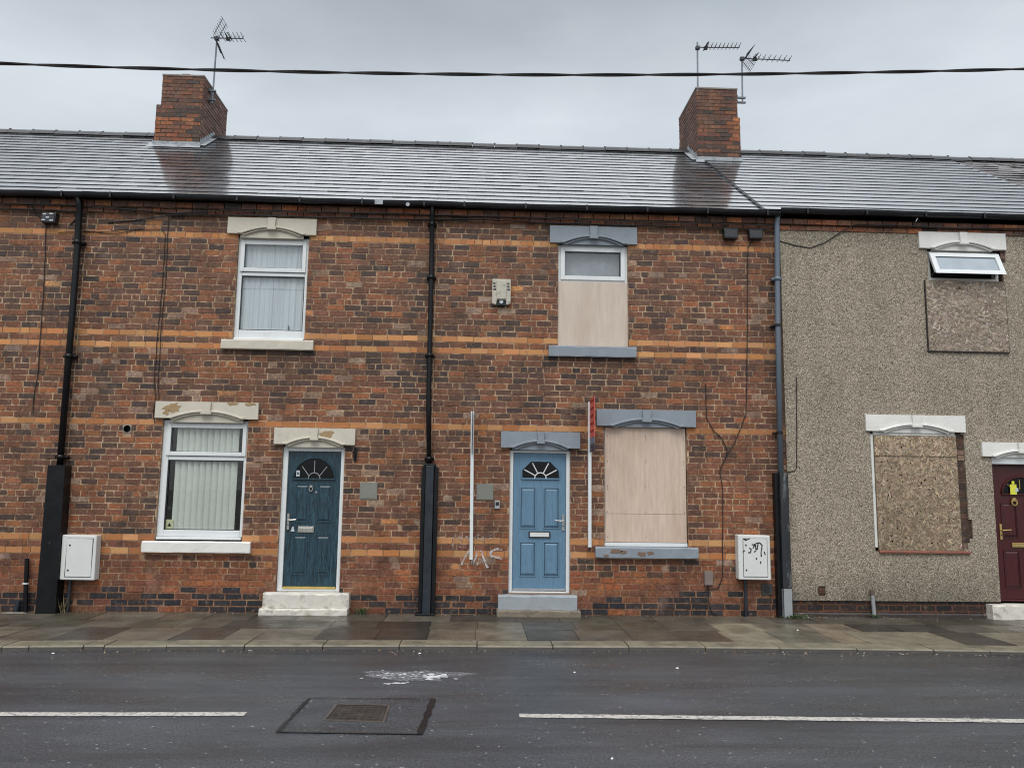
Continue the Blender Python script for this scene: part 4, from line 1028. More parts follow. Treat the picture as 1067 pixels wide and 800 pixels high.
# ---- chimneys
def make_chimney(house, x0, x1, y0, y1, zs, zt, step_l, step_r, side, tones, label):
    ch = MB()
    def stage(xa, xb, ya, yb, za, zb, cf, cs):
        n = int(round((zb - za) / .080)); h = (zb - za) / n
        for i in range(n):
            a, b = za + i * h, za + (i + 1) * h
            of = -(i % 2) * .12
            brick_row(ch, Vector((0, ya, 0)), X_, NF, xa, xb, a, b, [], cf, False, of, depth=.02)
            brick_row(ch, Vector((xb, 0, 0)), Vector((0, 1, 0)), Vector((1, 0, 0)), ya, yb, a, b, [], cs, False, of, joint=.013, depth=.02)
            brick_row(ch, Vector((xa, 0, 0)), Vector((0, -1, 0)), Vector((-1, 0, 0)), -yb, -ya, a, b, [], cs, False, of, joint=.013, depth=.02)
            brick_row(ch, Vector((0, yb, 0)), Vector((-1, 0, 0)), Vector((0, 1, 0)), -xb, -xa, a, b, [], cs, False, of, depth=.02)
        ch.box(xa + .004, xb - .004, ya + .004, yb - .004, za, zb, 1)
    zb0 = roof_z(y0) - .15
    stage(x0, x1, y0, y1, zb0, zs, tones[0], tones[2])
    stage(x0 + step_l, x1 - step_r, y0 + .04, y1 - .03, zs, zt, tones[1], tones[2])
    ch.box(x0 + step_l - .006, x1 - step_r + .006, y0 + .03, y1 - .02, zt, zt + .03, 2)
    o = ch.build('chimney', [M['brick'], M['sooty_mortar'], M['cement']], house); o['label'] = label
    f = MB(); e = .012
    za = roof_z(y0)
    f.face([(x0 - .08, y0 - .17, za - .17 * TAN + .026), (x1 + .08, y0 - .17, za - .17 * TAN + .026), (x1 + .03, y0 - e, za + .03), (x0 - .03, y0 - e, za + .03)])
    f.face([(x0 - .03, y0 - e, za + .028), (x1 + .03, y0 - e, za + .028), (x1 + .02, y0 - e, za + .09), (x0 - .02, y0 - e, za + .09)])
    for sx, sg in ((x0, -1), (x1, 1)):
        q = 7
        for i in range(q):
            ya, yb_ = lerp(y0, RIDGE_Y, i / q), lerp(y0, RIDGE_Y, (i + 1) / q)
            X1 = sx + sg * e; Z0, Z1 = roof_z(ya), roof_z(yb_)
            f.face([(X1, ya, Z0), (X1, yb_, Z1), (X1, yb_, Z1 + .12), (X1, ya, Z1 + .10)])
            f.face([(X1, ya, Z0 + .03), (X1 + sg * .10, ya, Z0 + .027), (X1 + sg * .10, yb_, Z1 + .027), (X1, yb_, Z1 + .03)])
    f.build('flashing', M['lead'], o)
    return o
def tone(lst, k=.2, dark=0.0):
    return lambda a, b: tuple(.82 * q for q in jit(rnd.choice(DARK) if rnd.random() < dark else rnd.choice(lst), k))
c1 = make_chimney(HA, -6.285, -5.43, 2.95, 4.45, 8.975, 9.585, .065, .0, 1,
    (lambda u, z: jit(rnd.choice(DARK) if (z > 8.7 and rnd.random() < .6) or u > -5.6 and rnd.random() < .5 else rnd.choice(ORANGE + BROWN[:3]), .18), tone(RED + BROWN[:4], .15, .15), tone([srgb(128, 92, 80), srgb(112, 78, 68), srgb(140, 104, 92)], .15)), 'chimney stack with one aerial')
k = MB(); k.prism([(-5.90, 9.60), (-5.62, 9.60), (-5.74, 9.665), (-5.88, 9.665)], 3.05, 3.3); k.build('broken_pot', M['terracotta'], c1)
c2 = make_chimney(HB, 4.17, 5.03, 3.0, 4.42, 9.11, 9.71, .0, .03, -1,
    (lambda u, z: jit(rnd.choice(ORANGE) if u > 4.75 and z > 8.6 and rnd.random() < .7 else rnd.choice(RED[:2] + DARK + BROWN[:4]), .18), tone(RED[:2] + BROWN[:4], .14, .15), tone([srgb(116, 76, 60), srgb(104, 68, 56), srgb(126, 86, 70)], .15)), 'chimney stack with two aerials')

# ---- graffiti on House B's front
def stroke(mb, pts, w, mi=0, n=10):
    P = [Vector((x, z)) for x, z in pts]; L = []
    for i in range(len(P) - 1):
        for k in range(n): L.append(P[i].lerp(P[i + 1], k / n))
    L.append(P[-1]); pr = None
    for i, p in enumerate(L):
        d = (L[min(i + 1, len(L) - 1)] - L[max(i - 1, 0)]).normalized(); nr = Vector((-d.y, d.x)) * w * rnd.uniform(.35, .65)
        q = [(p.x + nr.x, -.0095, p.y + nr.y), (p.x - nr.x, -.0095, p.y - nr.y)]
        if pr: mb.face([pr[0], pr[1], q[1], q[0]], mi)
        pr = q
def gp(px, py): return (-.465 + (px - 0) / 4.706 / 70.3, 2.905 - (py - 30) / 4.706 / 71.3)
for s_ in ([(80, 772), (98, 735), (122, 692)], [(122, 692), (126, 730), (132, 770)], [(132, 770), (148, 735), (156, 700)], [(150, 760), (154, 765), (158, 772)],
           [(172, 700), (185, 740), (205, 785)], [(272, 698), (245, 695), (215, 712), (222, 730), (250, 735), (272, 742)]):
    gf = MB(); stroke(gf, [gp(*q) for q in s_], .03, 0); gf.build('graffiti', M['graffiti'], HB)
for s_ in ([(40, 632), (35, 700)], [(40, 640), (60, 620), (58, 655), (42, 665)], [(70, 690), (72, 625), (95, 690)], [(95, 640), (130, 650), (160, 632), (190, 645), (230, 630)], [(110, 655), (150, 640), (175, 652), (225, 640)], [(30, 665), (100, 655)]):
    gf = MB(); stroke(gf, [gp(*q) for q in s_], .035, 0); gf.build('faded_graffiti', M['graffiti_faint'], HB)

# ------------------------------------------------------------------ THINGS ON THE WALLS AND ROOF
# tv aerials
def el_rods(mb, x, z, y, L, r=.006, up=0): mb.tube([(x, y - L / 2, z - up), (x, y + L / 2, z + up)], r, 5)
def aerial(label, mast, boom, n_el, el_len, refl, tilt_up=0.0, bracket=None, dipole=None):
    (mx, my, z0, z1) = mast; t = thing('tv_aerial', label, 'aerial', (mx, my, z0), 'tv aerials on the chimneys')
    m = MB(); m.tube([(mx, my, z0), (mx + .01, my, z1)], .017, 8); m.build('mast', M['galv'], t)
    b = MB(); bx0, bx1, bz0, bz1 = boom; b.tube([(bx0, my - .03, bz0), (bx1, my - .03, bz1)], .012, 6); b.box(mx - .03, mx + .05, my - .045, my + .025, bz0 - .03, bz0 + .03)
    b.build('boom', M['dark_metal'], t)
    e = MB()
    for i in range(n_el):
        u = (i + 1.5) / (n_el + .6); x = lerp(bx0 + .12, bx1, u); z = lerp(bz0, bz1, u)
        e.tube([(x, my - .03 - el_len / 2, z + .03), (x, my - .03, z + .005), (x, my - .03 + el_len / 2, z + .03)], .006, 5); e.tube([(x, my - .03, z - .0), (x, my - .03, z + .06)], .006, 5)
    e.build('directors', M['dark_metal'], t)
    rf = MB()
    if refl:
        rx = bx0 + .15; 
        for sgn in (1, -1):
            for k in range(7):
                d = .04 + k * .055; x = rx - .06 + d * .42; z = bz0 + sgn * d * .95 * refl
                rf.tube([(x, my - .03 - .2, z), (x, my - .03 + .2, z)], .005, 4)
            for yy in (-.1, .1): rf.tube([(rx - .05, my - .03 + yy, bz0 + sgn * .03), (rx - .06 + .37 * .42, my - .03 + yy, bz0 + sgn * .37 * refl)], .007, 4)
        rf.build('reflector', M['dark_metal'], t)
    if dipole:
        dd = MB(); dx = bx0 + dipole
        dd.tube([(dx, my - .17, bz0 + .02), (dx + .03, my - .17, bz0 + .05), (dx + .03, my + .11, bz0 + .05), (dx, my + .11, bz0 + .02), (dx, my - .17, bz0 + .02)], .009, 5); dd.box(dx - .03, dx + .04, my - .06, my, bz0 - .035, bz0 + .015)
        dd.build('dipole', M['black_plastic'], t)
    if bracket:
        for z, xa in bracket:
            k = MB(); k.box(xa, mx + .06, my - .03, my + .02, z - .013, z + .013); k.box(xa - .02, xa + .03, my - .06, my + .06, z - .03, z + .03); k.build('wall_bracket', M['galv'], t)
    return t
aerial('tv aerial with grid reflector on the left chimney', (-5.36, 3.3, 9.2, 10.62), (-5.46, -4.82, 10.555, 10.565), 6, .34, 1.0, bracket=((9.46, -5.43), (9.27, -5.43)), dipole=.33)
aerial('slim tv aerial on the left corner of the right chimney, higher of its two', (4.21, 3.05, 9.66, 10.70), (4.17, 5.06, 10.57, 10.60), 9, .26, 0, dipole=.2)
aerial('tv aerial bracketed to the right side of the right chimney, lower of its two', (5.14, 3.15, 9.5, 10.46), (5.10, 6.12, 10.43, 10.42), 8, .26, .55, bracket=((9.60, 5.0), (9.5, 5.0)), dipole=.3)

# overhead cable
oc = MB()
pts = [(-30, 6.35), (-12, 5.90), (-4.69, 5.779), (-2.86, 5.787), (-1.0, 5.813), (.25, 5.845), (1.47, 5.884), (3.82, 5.997), (5.49, 6.094), (12, 6.55), (30, 8.2)]
def cz_(x):
    for (a, za), (b, zb) in zip(pts, pts[1:]):
        if a <= x <= b: return lerp(za, zb, (x - a) / (b - a))
sm = lambda x: sum(cz_(max(-30, min(30, x + o))) for o in (-1.2, -.6, 0, .6, 1.2)) / 5
for ph in (0, math.pi):
    L = []; x = -30.0
    while x <= 30.001:
        a = x * 4.2 + ph; L.append((x, -4.3 + .0085 * math.cos(a), sm(x) + .0085 * math.sin(a))); x += .12
    oc.tube(L, .010, 5)
tag(oc.build('overhead_cable', M['cable'], base=(0, -4.3, 5.8)), 'black twisted overhead cable strung across the sky above the street', 'cable')

def wall_cable(name, label, runs, r=.007, y=-.014):
    mb = MB()
    for run in runs:
        run = [q if len(q) > 2 else (q[0], q[1], y) for q in run]
        P = []
        for i in range(len(run) - 1):
            for k in range(6):
                t = k / 6; P.append((lerp(run[i][0], run[i + 1][0], t) + rnd.uniform(-.004, .004), y if len(run[i]) < 3 else lerp(run[i][2], run[i + 1][2], t), lerp(run[i][1], run[i + 1][1], t) + rnd.uniform(-.004, .004)))
        P.append((run[-1][0], y if len(run[-1]) < 3 else run[-1][2], run[-1][1]))
        mb.tube(P, r, 6)
    a = runs[0][0]
    return tag(mb.build(name, M['cable'], base=(a[0], y, a[1])), label, 'cable')
wall_cable('wall_cable', 'black cable hanging from the twin lens box down the left edge brickwork', [[(-6.49, 5.6), (-6.44, 4.62), (-6.425, 3.98), (-6.41, 3.34), (-6.44, 3.05), (-6.43, 2.78)]])
wall_cable('wall_cable', 'pair of thin black cables running down to the flaking lower window lintel', [[(-4.80, 5.56), (-4.74, 5.49), (-4.73, 4.81), (-4.745, 4.01), (-4.75, 3.30), (-4.71, 3.02), (-4.73, 2.8), (-4.70, 2.66)], [(-4.712, 5.8), (-4.688, 4.81), (-4.703, 4.01), (-4.69, 3.23), (-4.66, 3.0)], [(-6.3, 5.47), (-5.6, 5.50), (-5.4, 5.53), (-4.8, 5.56)], [(-5.95, 5.51), (-5.5, 5.46), (-5.1, 5.56)]], .006)
wall_cable('wall_cable', 'long black cable dropping from the right junction box to the little grey box', [[(4.149, 5.62), (4.071, 5.51), (4.036, 4.42), (4.002, 3.39), (3.975, 2.93), (3.80, 2.52), (3.66, 2.3), (3.56, 2.09), (3.60, 1.81), (3.571, .567), (3.50, .40), (3.40, .375), (3.30, .36)], [(3.374, 3.38), (3.379, 2.86), (3.48, 2.68), (3.59, 2.59), (3.68, 2.40), (3.66, 2.3)], [(3.36, .44), (3.35, .2), (3.40, .05), (3.48, .02)]], .0065)
wall_cable('wall_cable', 'thin black cable across the pebbledash beside the grey downpipe', [[(4.756, 3.51, -.03), (4.735, 2.8, -.03), (4.712, 2.16, -.03), (4.68, 2.10, -.03), (4.575, 2.09, -.03)]], .007)
wall_cable('wall_cable', 'loose dark cable looping over the top of the pebbledash under the eaves', [[(4.56, 5.62, -.03), (4.8, 5.555, -.03), (5.03, 5.52, -.03), (5.25, 5.60, -.03), (5.54, 5.79, -.05), (5.74, 5.90, -.085), (6.4, 5.90, -.085), (7.2, 5.885, -.085), (8.47, 5.90, -.085), (9.6, 5.9, -.085)]], .008)
wall_cable('wall_cable', 'bundle of black cables clipped along the brick eaves of both brick houses', [[(-11, 5.86, -.085), (-7.1, 5.865, -.085), (-6.0, 5.87, -.085), (-4.6, 5.80, -.05), (-3.9, 5.85, -.085), (-2.4, 5.86, -.085), (-1.3, 5.875, -.085), (-.4, 5.87, -.085), (.6, 5.87, -.085), (2.2, 5.845, -.085), (3.6, 5.85, -.085), (4.45, 5.84, -.085)],
     [(-5.6, 5.64), (-5.1, 5.70), (-4.6, 5.78, -.05), (-3.8, 5.80, -.05), (-2.2, 5.80, -.05), (-1.2, 5.80, -.05), (.0, 5.83, -.05), (1.0, 5.805, -.05), (2.6, 5.80, -.05), (4.4, 5.795, -.05)], [(-7.2, 5.80, -.05), (-6.5, 5.80, -.05), (-6.1, 5.79, -.05), (-6.05, 5.70), (-6.14, 5.6)], [(-6.68, 5.85, -.085), (-6.66, 5.74), (-6.52, 5.66)], [(3.68, 6.0, -.1), (3.70, 5.86, -.085), (3.70, 5.74)]], .010)

# junction boxes
def wall_box(label, x0, x1, z0, z1, face):
    t = thing('junction_box', label, 'junction box', ((x0 + x1) / 2, 0, z0), 'black junction boxes under the eaves')
    m = MB(); m.prism([(x0 + .01, z0), (x1 - .01, z0), (x1, z1), (x0, z1)], -.10, -.0); m.build('housing', M['black_plastic'], t, bevel=.012)
    k = MB(); k.box(x0 + .02, x1 - .02, -.106, -.10, z0 + .02, z1 - .02)
    if face:
        for a, b in ((.25, .8), (.68, .85), (.2, .25), (.72, .22), (.46, .5)):
            k.box(lerp(x0, x1, a) - .025, lerp(x0, x1, a) + .03, -.112, -.105, lerp(z0, z1, b) - .012, lerp(z0, z1, b) + .012, 1)
    k.build('lid', [M['box_face'], M['led']], t, bevel=.004)
    return t
wall_box('black box with pale marks on its lid, high at the left edge', -6.53, -6.31, 5.585, 5.745, True)
wall_box('plain black junction box, left one of the pair under the eaves', 3.675, 3.90, 5.615, 5.775, False)
wall_box('plain black junction box, right one nearest the grey downpipe', 4.065, 4.285, 5.62, 5.77, False)

# alarm box
t = thing('alarm_box', 'weathered off white burglar alarm box on the brick wall', 'alarm box', (.29, 0, 4.5))
m = MB(); x0, x1, z0, z1 = .152, .43, 4.505, 4.90
m.prism([(x0, z0 + .02), (x0 + .06, z0), (x0 + .075, z0 + .075), (x1 - .075, z0 + .075), (x1 - .06, z0), (x1, z0 + .02), (x1, z1), (x0, z1)], -.085, .0)
m.prism([(x0 + .07, z0 + .085), (x1 - .07, z0 + .085), (x1 - .06, z1 - .02), (x0 + .06, z1 - .02)], -.10, -.08)
m.build('cover', M['alarm'], t, bevel=.006)
k = MB(); k.prism([(x0 + .055, z0), (x1 - .055, z0), (x1 - .085, z0 + .075), (x0 + .085, z0 + .075)], -.06, .0); k.build('sounder_slot', M['ink'], t)
k = MB(); k.tube([((x0 + x1) / 2, -.075, z0 + .05), ((x0 + x1) / 2, -.06, z0 + .05)], .03, 10); k.build('strobe_lens', M['led'], t)
for xx in (x0 + .035, x1 - .035):
    k = MB()
    for i in range(3): stroke_z = z1 - .07 - i * .045; k.box(xx - .018, xx + .012 + .004 * i, -.0875, -.084, stroke_z - .014, stroke_z + .012)
    k.build('worn_decal', M['ink'], t)

# meter boxes
def meter_box(label, x0, x1, z0, z1, pipe_x, lean, scrawl):
    t = thing('meter_box', label, 'meter box', ((x0 + x1) / 2, 0, 0), 'white meter boxes on the brick fronts')
    m = MB(); dx = lean
    m.prism([(x0, z0), (x1, z0 - .004), (x1 + dx, z1), (x0 + dx, z1 + .004)], -.15, .0); m.build('case', M['meter_white'], t, bevel=.012)
    m = MB(); m.prism([(x0 + .075, z0 + .045), (x1 - .05, z0 + .043), (x1 - .05 + dx, z1 - .05), (x0 + .075 + dx, z1 - .047)], -.158, -.148); d = m.build('door', M['meter_white'], t, bevel=.004)
    g = MB()
    X0, X1, Z0, Z1 = x0 + .068, x1 - .043, z0 + .037, z1 - .042
    for a, b, c, e in ((X0, X1, Z0, Z0 + .008), (X0, X1, Z1 - .008, Z1), (X0, X0 + .008, Z0, Z1), (X1 - .008, X1, Z0, Z1)):
        g.prism([(a + dx * .5, c), (b + dx * .5, c), (b + dx * .5, e), (a + dx * .5, e)], -.1515, -.1485)
    g.build('door_gap', M['black_plastic'], t)
    for f in (.22, .78):
        k = MB(); k.tube([(x0 + .11, -.165, lerp(z0, z1, f)), (x0 + .11, -.155, lerp(z0, z1, f))], .012, 8); k.build('lock', M['black_plastic'], d)
    if scrawl:
        w, h = x1 - x0, z1 - z0
        def SC(u, v): return (x0 + u * w, z0 + v * h)
        for st in ([(.30, .62), (.36, .60), (.40, .68), (.34, .72)], [(.45, .70), (.52, .82), (.55, .66), (.48, .62)], [(.50, .80), (.62, .84), (.58, .68)], [(.60, .82), (.66, .84), (.74, .78), (.70, .60), (.71, .52)], [(.80, .64), (.83, .56)], [(.55, .50), (.56, .45)], [(.68, .42), (.68, .36)], [(.42, .80), (.56, .76)], [(.16, .92), (.28, .90)], [(.2, .88), (.36, .93)], [(.14, .62), (.2, .66)]):
            s = MB(); stroke(s, [SC(*q) for q in st], .017, 0, 5)
            for i in range(len(s.v)): s.v[i] = (s.v[i][0], -.1595, s.v[i][2])
            s.build('scribble', M['ink'], d)
    p = MB(); p.tube([(pipe_x, -.05, z0 + .01), (pipe_x, -.05, .0)], .024, 10); p.build('conduit', M['black_pipe_blue'], t)
    return t
meter_box('clean white meter box beside the leaning black downpipe', -5.79, -5.315, .452, 1.062, -5.69, -.012, False)
meter_box('white meter box with black marker scribble on its door', 3.765, 4.235, .535, 1.163, 3.89, .0, True)

# plaques, bell, hook
for label, x0, x1, z0, z1 in (('square grey plaque on the brickwork right of the teal door', -1.715, -1.463, 1.61, 1.85), ('square grey plaque on the brickwork left of the pale blue door', -.026, .218, 1.62, 1.85)):
    m = MB(); m.box(x0, x1, -.012, .0, z0, z1); m.box(x0 + .015, x1 - .015, -.014, -.011, z0 + .015, z1 - .015); tag(m.build('wall_plaque', M['grey_plaque'], base=((x0 + x1) / 2, 0, z0), bevel=.003), label, 'plaque', 'grey plaques on the wall')
t = thing('doorbell', 'small grey doorbell with black button left of the blue door', 'doorbell', (.275, 0, 1.5))
m = MB(); m.box(.24, .315, -.035, .0, 1.495, 1.615); m.build('case', M['bar_silver'], t, bevel=.008)
m = MB(); m.box(.254, .301, -.042, -.033, 1.545, 1.595); m.build('button', M['black_plastic'], t, bevel=.005)
m = MB(); m.tube([(-1.80, .0, 2.33), (-1.80, -.05, 2.335), (-1.80, -.16, 2.33), (-1.80, -.17, 2.29), (-1.80, -.15, 2.27)], .012, 8); m.tube([(-1.80, -.012, 2.36), (-1.80, -.014, 2.18), (-1.80, -.05, 2.15)], .013, 8); m.tube([(-1.80, -.02, 2.2), (-1.80, -.07, 2.27), (-1.80, -.12, 2.33)], .01, 8); m.box(-1.83, -1.77, -.014, .0, 2.17, 2.36)
tag(m.build('wall_bracket', M['black_plastic'], base=(-1.80, 0, 2.3)), 'small black iron hook bracket at top right of the teal door', 'bracket')

# agents' boards standing out from the wall
def agent_board(label, x, z0, z1, panels, tilt=0.0, bars=None):
    t = thing('sign_board', label, 'sign board', (x, -.03, z0), 'estate agent boards fixed edge on to the wall')
    m = MB(); m.prism([(x - .024 - tilt * 0, z0), (x + .024, z0), (x + .024 + tilt, z1), (x - .024 + tilt, z1)], -.06, -.002); m.build('post', M['upvc'], t, bevel=.004)
    for za, zb, w, mat, nm in panels:
        xx = x + tilt * (za - z0) / (z1 - z0)
        b = MB(); b.box(xx - .004, xx + .004, -.06 - w, -.055, za, zb, 0)
        o = b.build(nm, [mat], t)
        if nm == 'panel' and bars:
            r = MB()
            for i in range(5):
                zc = lerp(za, zb, .1 + .19 * i) + .03
                r.box(xx - .0065, xx + .0065, -.06 - w * .92, -.06 - w * .1, zc - .014, zc + .02)
            r.build('lettering', bars, o)
    return t
agent_board('white post with dark purple board seen edge on, left of the blue door', -.085, .77, 2.905, [(2.28, 2.89, .42, M['purple_board'], 'panel')], -.022)
agent_board('white post with red board seen edge on, between blue door and boarded window', 1.625, .962, 3.073, [(2.535, 3.11, .46, M['red_board'], 'panel'), (2.44, 2.53, .44, M['slate_blue_board'], 'lower_panel'), (2.33, 2.436, .44, M['navy_board'], 'bottom_panel')], .0, simple('dark_red_lettering', srgb(140, 26, 26), .5))

# small grey service box, pipes at the wall foot
m = MB(); m.box(3.293, 3.417, -.06, .0, .44, .64); m.box(3.30, 3.41, -.066, -.058, .45, .61); tag(m.build('service_box', simple('brown_grey_box', srgb(116, 104, 98), .6, .15), base=(3.355, 0, .44), bevel=.006), 'small brownish grey box low on the brickwork below the boarded window', 'service box')
t = thing('standpipe', 'thin black pipe with white band standing at the left edge', 'pipe', (-6.27, -.05, 0))
m = MB(); m.tube([(-6.30, -.06, .73), (-6.285, -.06, .39), (-6.255, -.06, .0)], .03, 10); m.build('pipe', M['black_pipe'], t)
m = MB(); m.tube([(-6.287, -.06, .38), (-6.286, -.06, .40)], .042, 10); m.build('band', M['upvc'], t)
m = MB(); m.tube([(-6.37, -.05, .16), (-6.385, -.06, .0)], .035, 10); m.build('stub', M['black_pipe_blue'], t)
m = MB(); m.prism(irregular(-6.38, -.18, .22, .06), -.0, .004)
for i, v in enumerate(m.v): m.v[i] = (v[0], v[2], .004 + v[1])
tag(m.build('mortar_smear', M['cement'], base=(-6.38, -.18, .004)), 'pale mortar smear on the paving under the thin black pipe', 'mortar smear')
t = thing('waste_pipe', 'short pale grey pipe standing against the pebbledash plinth', 'pipe', (5.77, -.06, 0))
m = MB(); m.tube([(5.757, -.06, .33), (5.772, -.06, .0)], .026, 10); m.build('pipe', M['grey_pipe_pale'], t)
m = MB(); m.tube([(5.755, -.06, .40), (5.757, -.06, .33)], .032, 10); m.build('collar', simple('brown_rust', srgb(92, 76, 66), .8), t)

# manhole cover
t = thing('manhole_cover', 'rusty rectangular iron manhole cover set in the road patch', 'manhole cover', (-.94, -4.89, -.044))
Q = [(-1.192, -5.105), (-.70, -5.165), (-.706, -4.668), (-1.171, -4.627)]
def inset(Q, d):
    c = Vector((sum(q[0] for q in Q) / 4, sum(q[1] for q in Q) / 4)); return [tuple(c + (Vector(q) - c) * (1 - d)) for q in Q]
m = MB()
O_, I_ = Q, inset(Q, .09)
for k in range(4):
    k2 = (k + 1) % 4
    m.face([(*O_[k], -.036), (*O_[k2], -.036), (*I_[k2], -.036), (*I_[k], -.036)])
    m.face([(*O_[k], -.046), (*O_[k2], -.046), (*O_[k2], -.036), (*O_[k], -.036)])
m.build('frame', M['iron_edge'], t)
m = MB(); J_ = inset(Q, .115); m.face([(*q, -.038) for q in J_])
for i in range(7):
    for j in range(6):
        u, v = (i + .7) / 7.4, (j + .7) / 6.4
        a = Vector(J_[0]).lerp(Vector(J_[1]), u); b = Vector(J_[3]).lerp(Vector(J_[2]), u); c = a.lerp(b, v)
        m.box(c.x - .018, c.x + .018, c.y - .006, c.y + .006, -.0385, -.0345)
m.build('plate', M['iron'], t)

# white paint spill: thin flakes and a hazy rim
m = MB()
for i in range(150):
    u = rnd.gauss(0, 1); 
    if rnd.random() < .45: cx, cy, s = -.40 + rnd.gauss(0, .07), -3.60 + rnd.gauss(0, .06), rnd.uniform(.004, .024)
    else: cx, cy, s = -.70 + rnd.gauss(0, .2), -3.53 + rnd.gauss(0, .08), rnd.uniform(.003, .014)
    if i < 14: cx, cy, s = -.74 + rnd.gauss(0, .08), -3.88 + rnd.gauss(0, .035), rnd.uniform(.004, .018)
    n = 7; pts = []
    for k in range(n):
        a = 6.283 * k / n; q = rnd.uniform(.6, 1.2) * s; pts.append((cx + 1.7 * q * math.cos(a), cy + q * math.sin(a), -.0445 + i * .00002))
    m.face(pts)
tag(m.build('paint_spill', M['spill'], base=(-.6, -3.6, -.045)), 'splash of dried white paint on the road near the kerb', 'paint spill')['kind'] = 'stuff'
m = MB()
M['haze_paint'] = m_spray('thin_white_residue', srgb(156, 156, 160), .42, .72)
m.face([(x, y, -.0455) for x, y in irregular(-.62, -3.56, .62, .24, 18)]); struct(m.build('road_stain', M['haze_paint']))

# grit and leaf bits along the kerb and the wall foot
m = MB(); GT = [srgb(150, 142, 130)[:3], srgb(70, 60, 50)[:3], srgb(110, 92, 70)[:3], srgb(44, 40, 36)[:3], srgb(134, 100, 70)[:3]]
for i in range(900):
    x = rnd.uniform(-8, 10)
    if i % 3: y, z = KY(x) - abs(rnd.gauss(0, .09)) - .012, -.046
    else: y, z = -abs(rnd.gauss(0, .06)) - .03, .004
    if i % 9 == 0: x, y = rnd.gauss(4.9, .8), -abs(rnd.gauss(0, .12)) - .03; z = .004
    r = rnd.uniform(.004, .014); c = rnd.choice(GT); a = rnd.uniform(0, 6.28)
    P = [(x + r * math.cos(a + q) * rnd.uniform(.6, 1.3), y + r * math.sin(a + q) * rnd.uniform(.6, 1.3), z) for q in (0, 1.6, 3.1, 4.7)]
    tp = (x, y, z + r * .7)
    for k in range(4): m.face([P[k], P[(k + 1) % 4], tp], 0, c)
tag(m.build('gravel', m_attr('grit', .8), base=(0, -1, 0)), 'fine grit and leaf bits lying along the kerb and the foot of the walls', 'grit')['kind'] = 'stuff'
# weeds and litter
def weed(label, x, y, n, h, spread, mat=None, blade=False):
    m = MB()
    for i in range(n):
        a = rnd.uniform(0, 6.283); L = h * rnd.uniform(.5, 1.1); r0 = rnd.uniform(0, spread * .45)
        b = Vector((x + r0 * 1.6 * math.cos(a), y + r0 * .5 * math.sin(a), 0)); a = rnd.uniform(0, 6.283)
        out = Vector((math.cos(a), math.sin(a) * .7, 0)); w = (.004 if blade else .008) * rnd.uniform(.7, 1.3); s_ = Vector((-math.sin(a), math.cos(a), 0))
        p1 = b + out * L * .35 + Vector((0, 0, L * .75)); p2 = b + out * L * (.5 if blade else .85) + Vector((0, 0, L * (1.3 if blade else .7)))
        m.face([b - s_ * .002, b + s_ * .002, p1 + s_ * w, p1 - s_ * w]); m.face([p1 - s_ * w, p1 + s_ * w, p2])
    return tag(m.build('weed', mat or M['leaf'], base=(x, y, 0)), label, 'weed', 'weeds at the foot of the walls')
weed('small green weed at the wall foot right of the teal door', -1.62, -.07, 34, .11, .14)
weed('low green weeds spreading at the foot of the grey downpipe', 4.58, -.17, 90, .07, .34)
weed('tiny green weed at the foot of the short grey pipe', 5.76, -.1, 22, .07, .1)
weed('dry straw wisps beside the leaning black downpipe foot', -5.74, -.1, 16, .2, .1, M['straw'], True)
def scrap(label, x, y, z, s):
    m = MB(); pts = [(x + a, y + b, z + .003 + abs(rnd.uniform(0, .02)) * s * 12) for a, b in irregular(0, 0, s, s * .6, 7)]; c = (x, y, z + .018)
    for k in range(7): m.face([c, pts[k], pts[(k + 1) % 7]])
    return tag(m.build('paper_scrap', M['litter'], base=(x, y, z)), label, 'litter', 'scraps of white litter')
scrap('crumpled white scrap at the wall foot by the grey downpipe', 4.76, -.13, 0, .04)
scrap('white scrap on the road edge, leftmost by the kerb', -4.55, -2.62, -.047, .022)
scrap('white scrap on the road below the pale blue door', 1.0, -3.42, -.047, .018)
scrap('white fleck on the paving in front of the pebbledash', 4.2, -1.15, .0, .015)
scrap('white scrap on the road below the boarded lower window', 2.1, -3.2, -.047, .019)
scrap('white scrap on the road under the straight black downpipe', -.62, -2.52, -.047, .019)
scrap('white scrap at the bottom of the road near the right line', .95, -6.0, -.047, .014)

# ------------------------------------------------------------------ WORLD, SUN, CAMERA
wd = bpy.data.worlds.new('World'); sc.world = wd; wd.use_nodes = True
nt = wd.node_tree; nt.nodes.clear()
N = lambda t: nt.nodes.new(t)
out = N('ShaderNodeOutputWorld'); add = N('ShaderNodeAddShader')
SUN_EL, SUN_AZ = R(58), R(195)      # sun behind the camera, high, hidden by cloud
sky = N('ShaderNodeTexSky'); sky.sky_type = 'NISHITA'; sky.sun_disc = False; sky.sun_elevation = SUN_EL; sky.sun_rotation = SUN_AZ; sky.dust_density = 4; sky.air_density = 1
hs = N('ShaderNodeHueSaturation'); hs.inputs['Saturation'].default_value = .25; nt.links.new(sky.outputs[0], hs.inputs['Color'])
b1 = N('ShaderNodeBackground'); b1.inputs[1].default_value = .05; nt.links.new(hs.outputs[0], b1.inputs[0])
tc = N('ShaderNodeTexCoord'); sp = N('ShaderNodeSeparateXYZ'); nt.links.new(tc.outputs['Generated'], sp.inputs[0])
mp = N('ShaderNodeMapping'); mp.inputs['Scale'].default_value = (1, 1, 2.5); nt.links.new(tc.outputs['Generated'], mp.inputs[0])
nz = N('ShaderNodeTexNoise'); nz.inputs['Scale'].default_value = 2.2; nz.inputs['Detail'].default_value = 5; nz.inputs['Roughness'].default_value = .5; nt.links.new(mp.outputs[0], nz.inputs['Vector'])
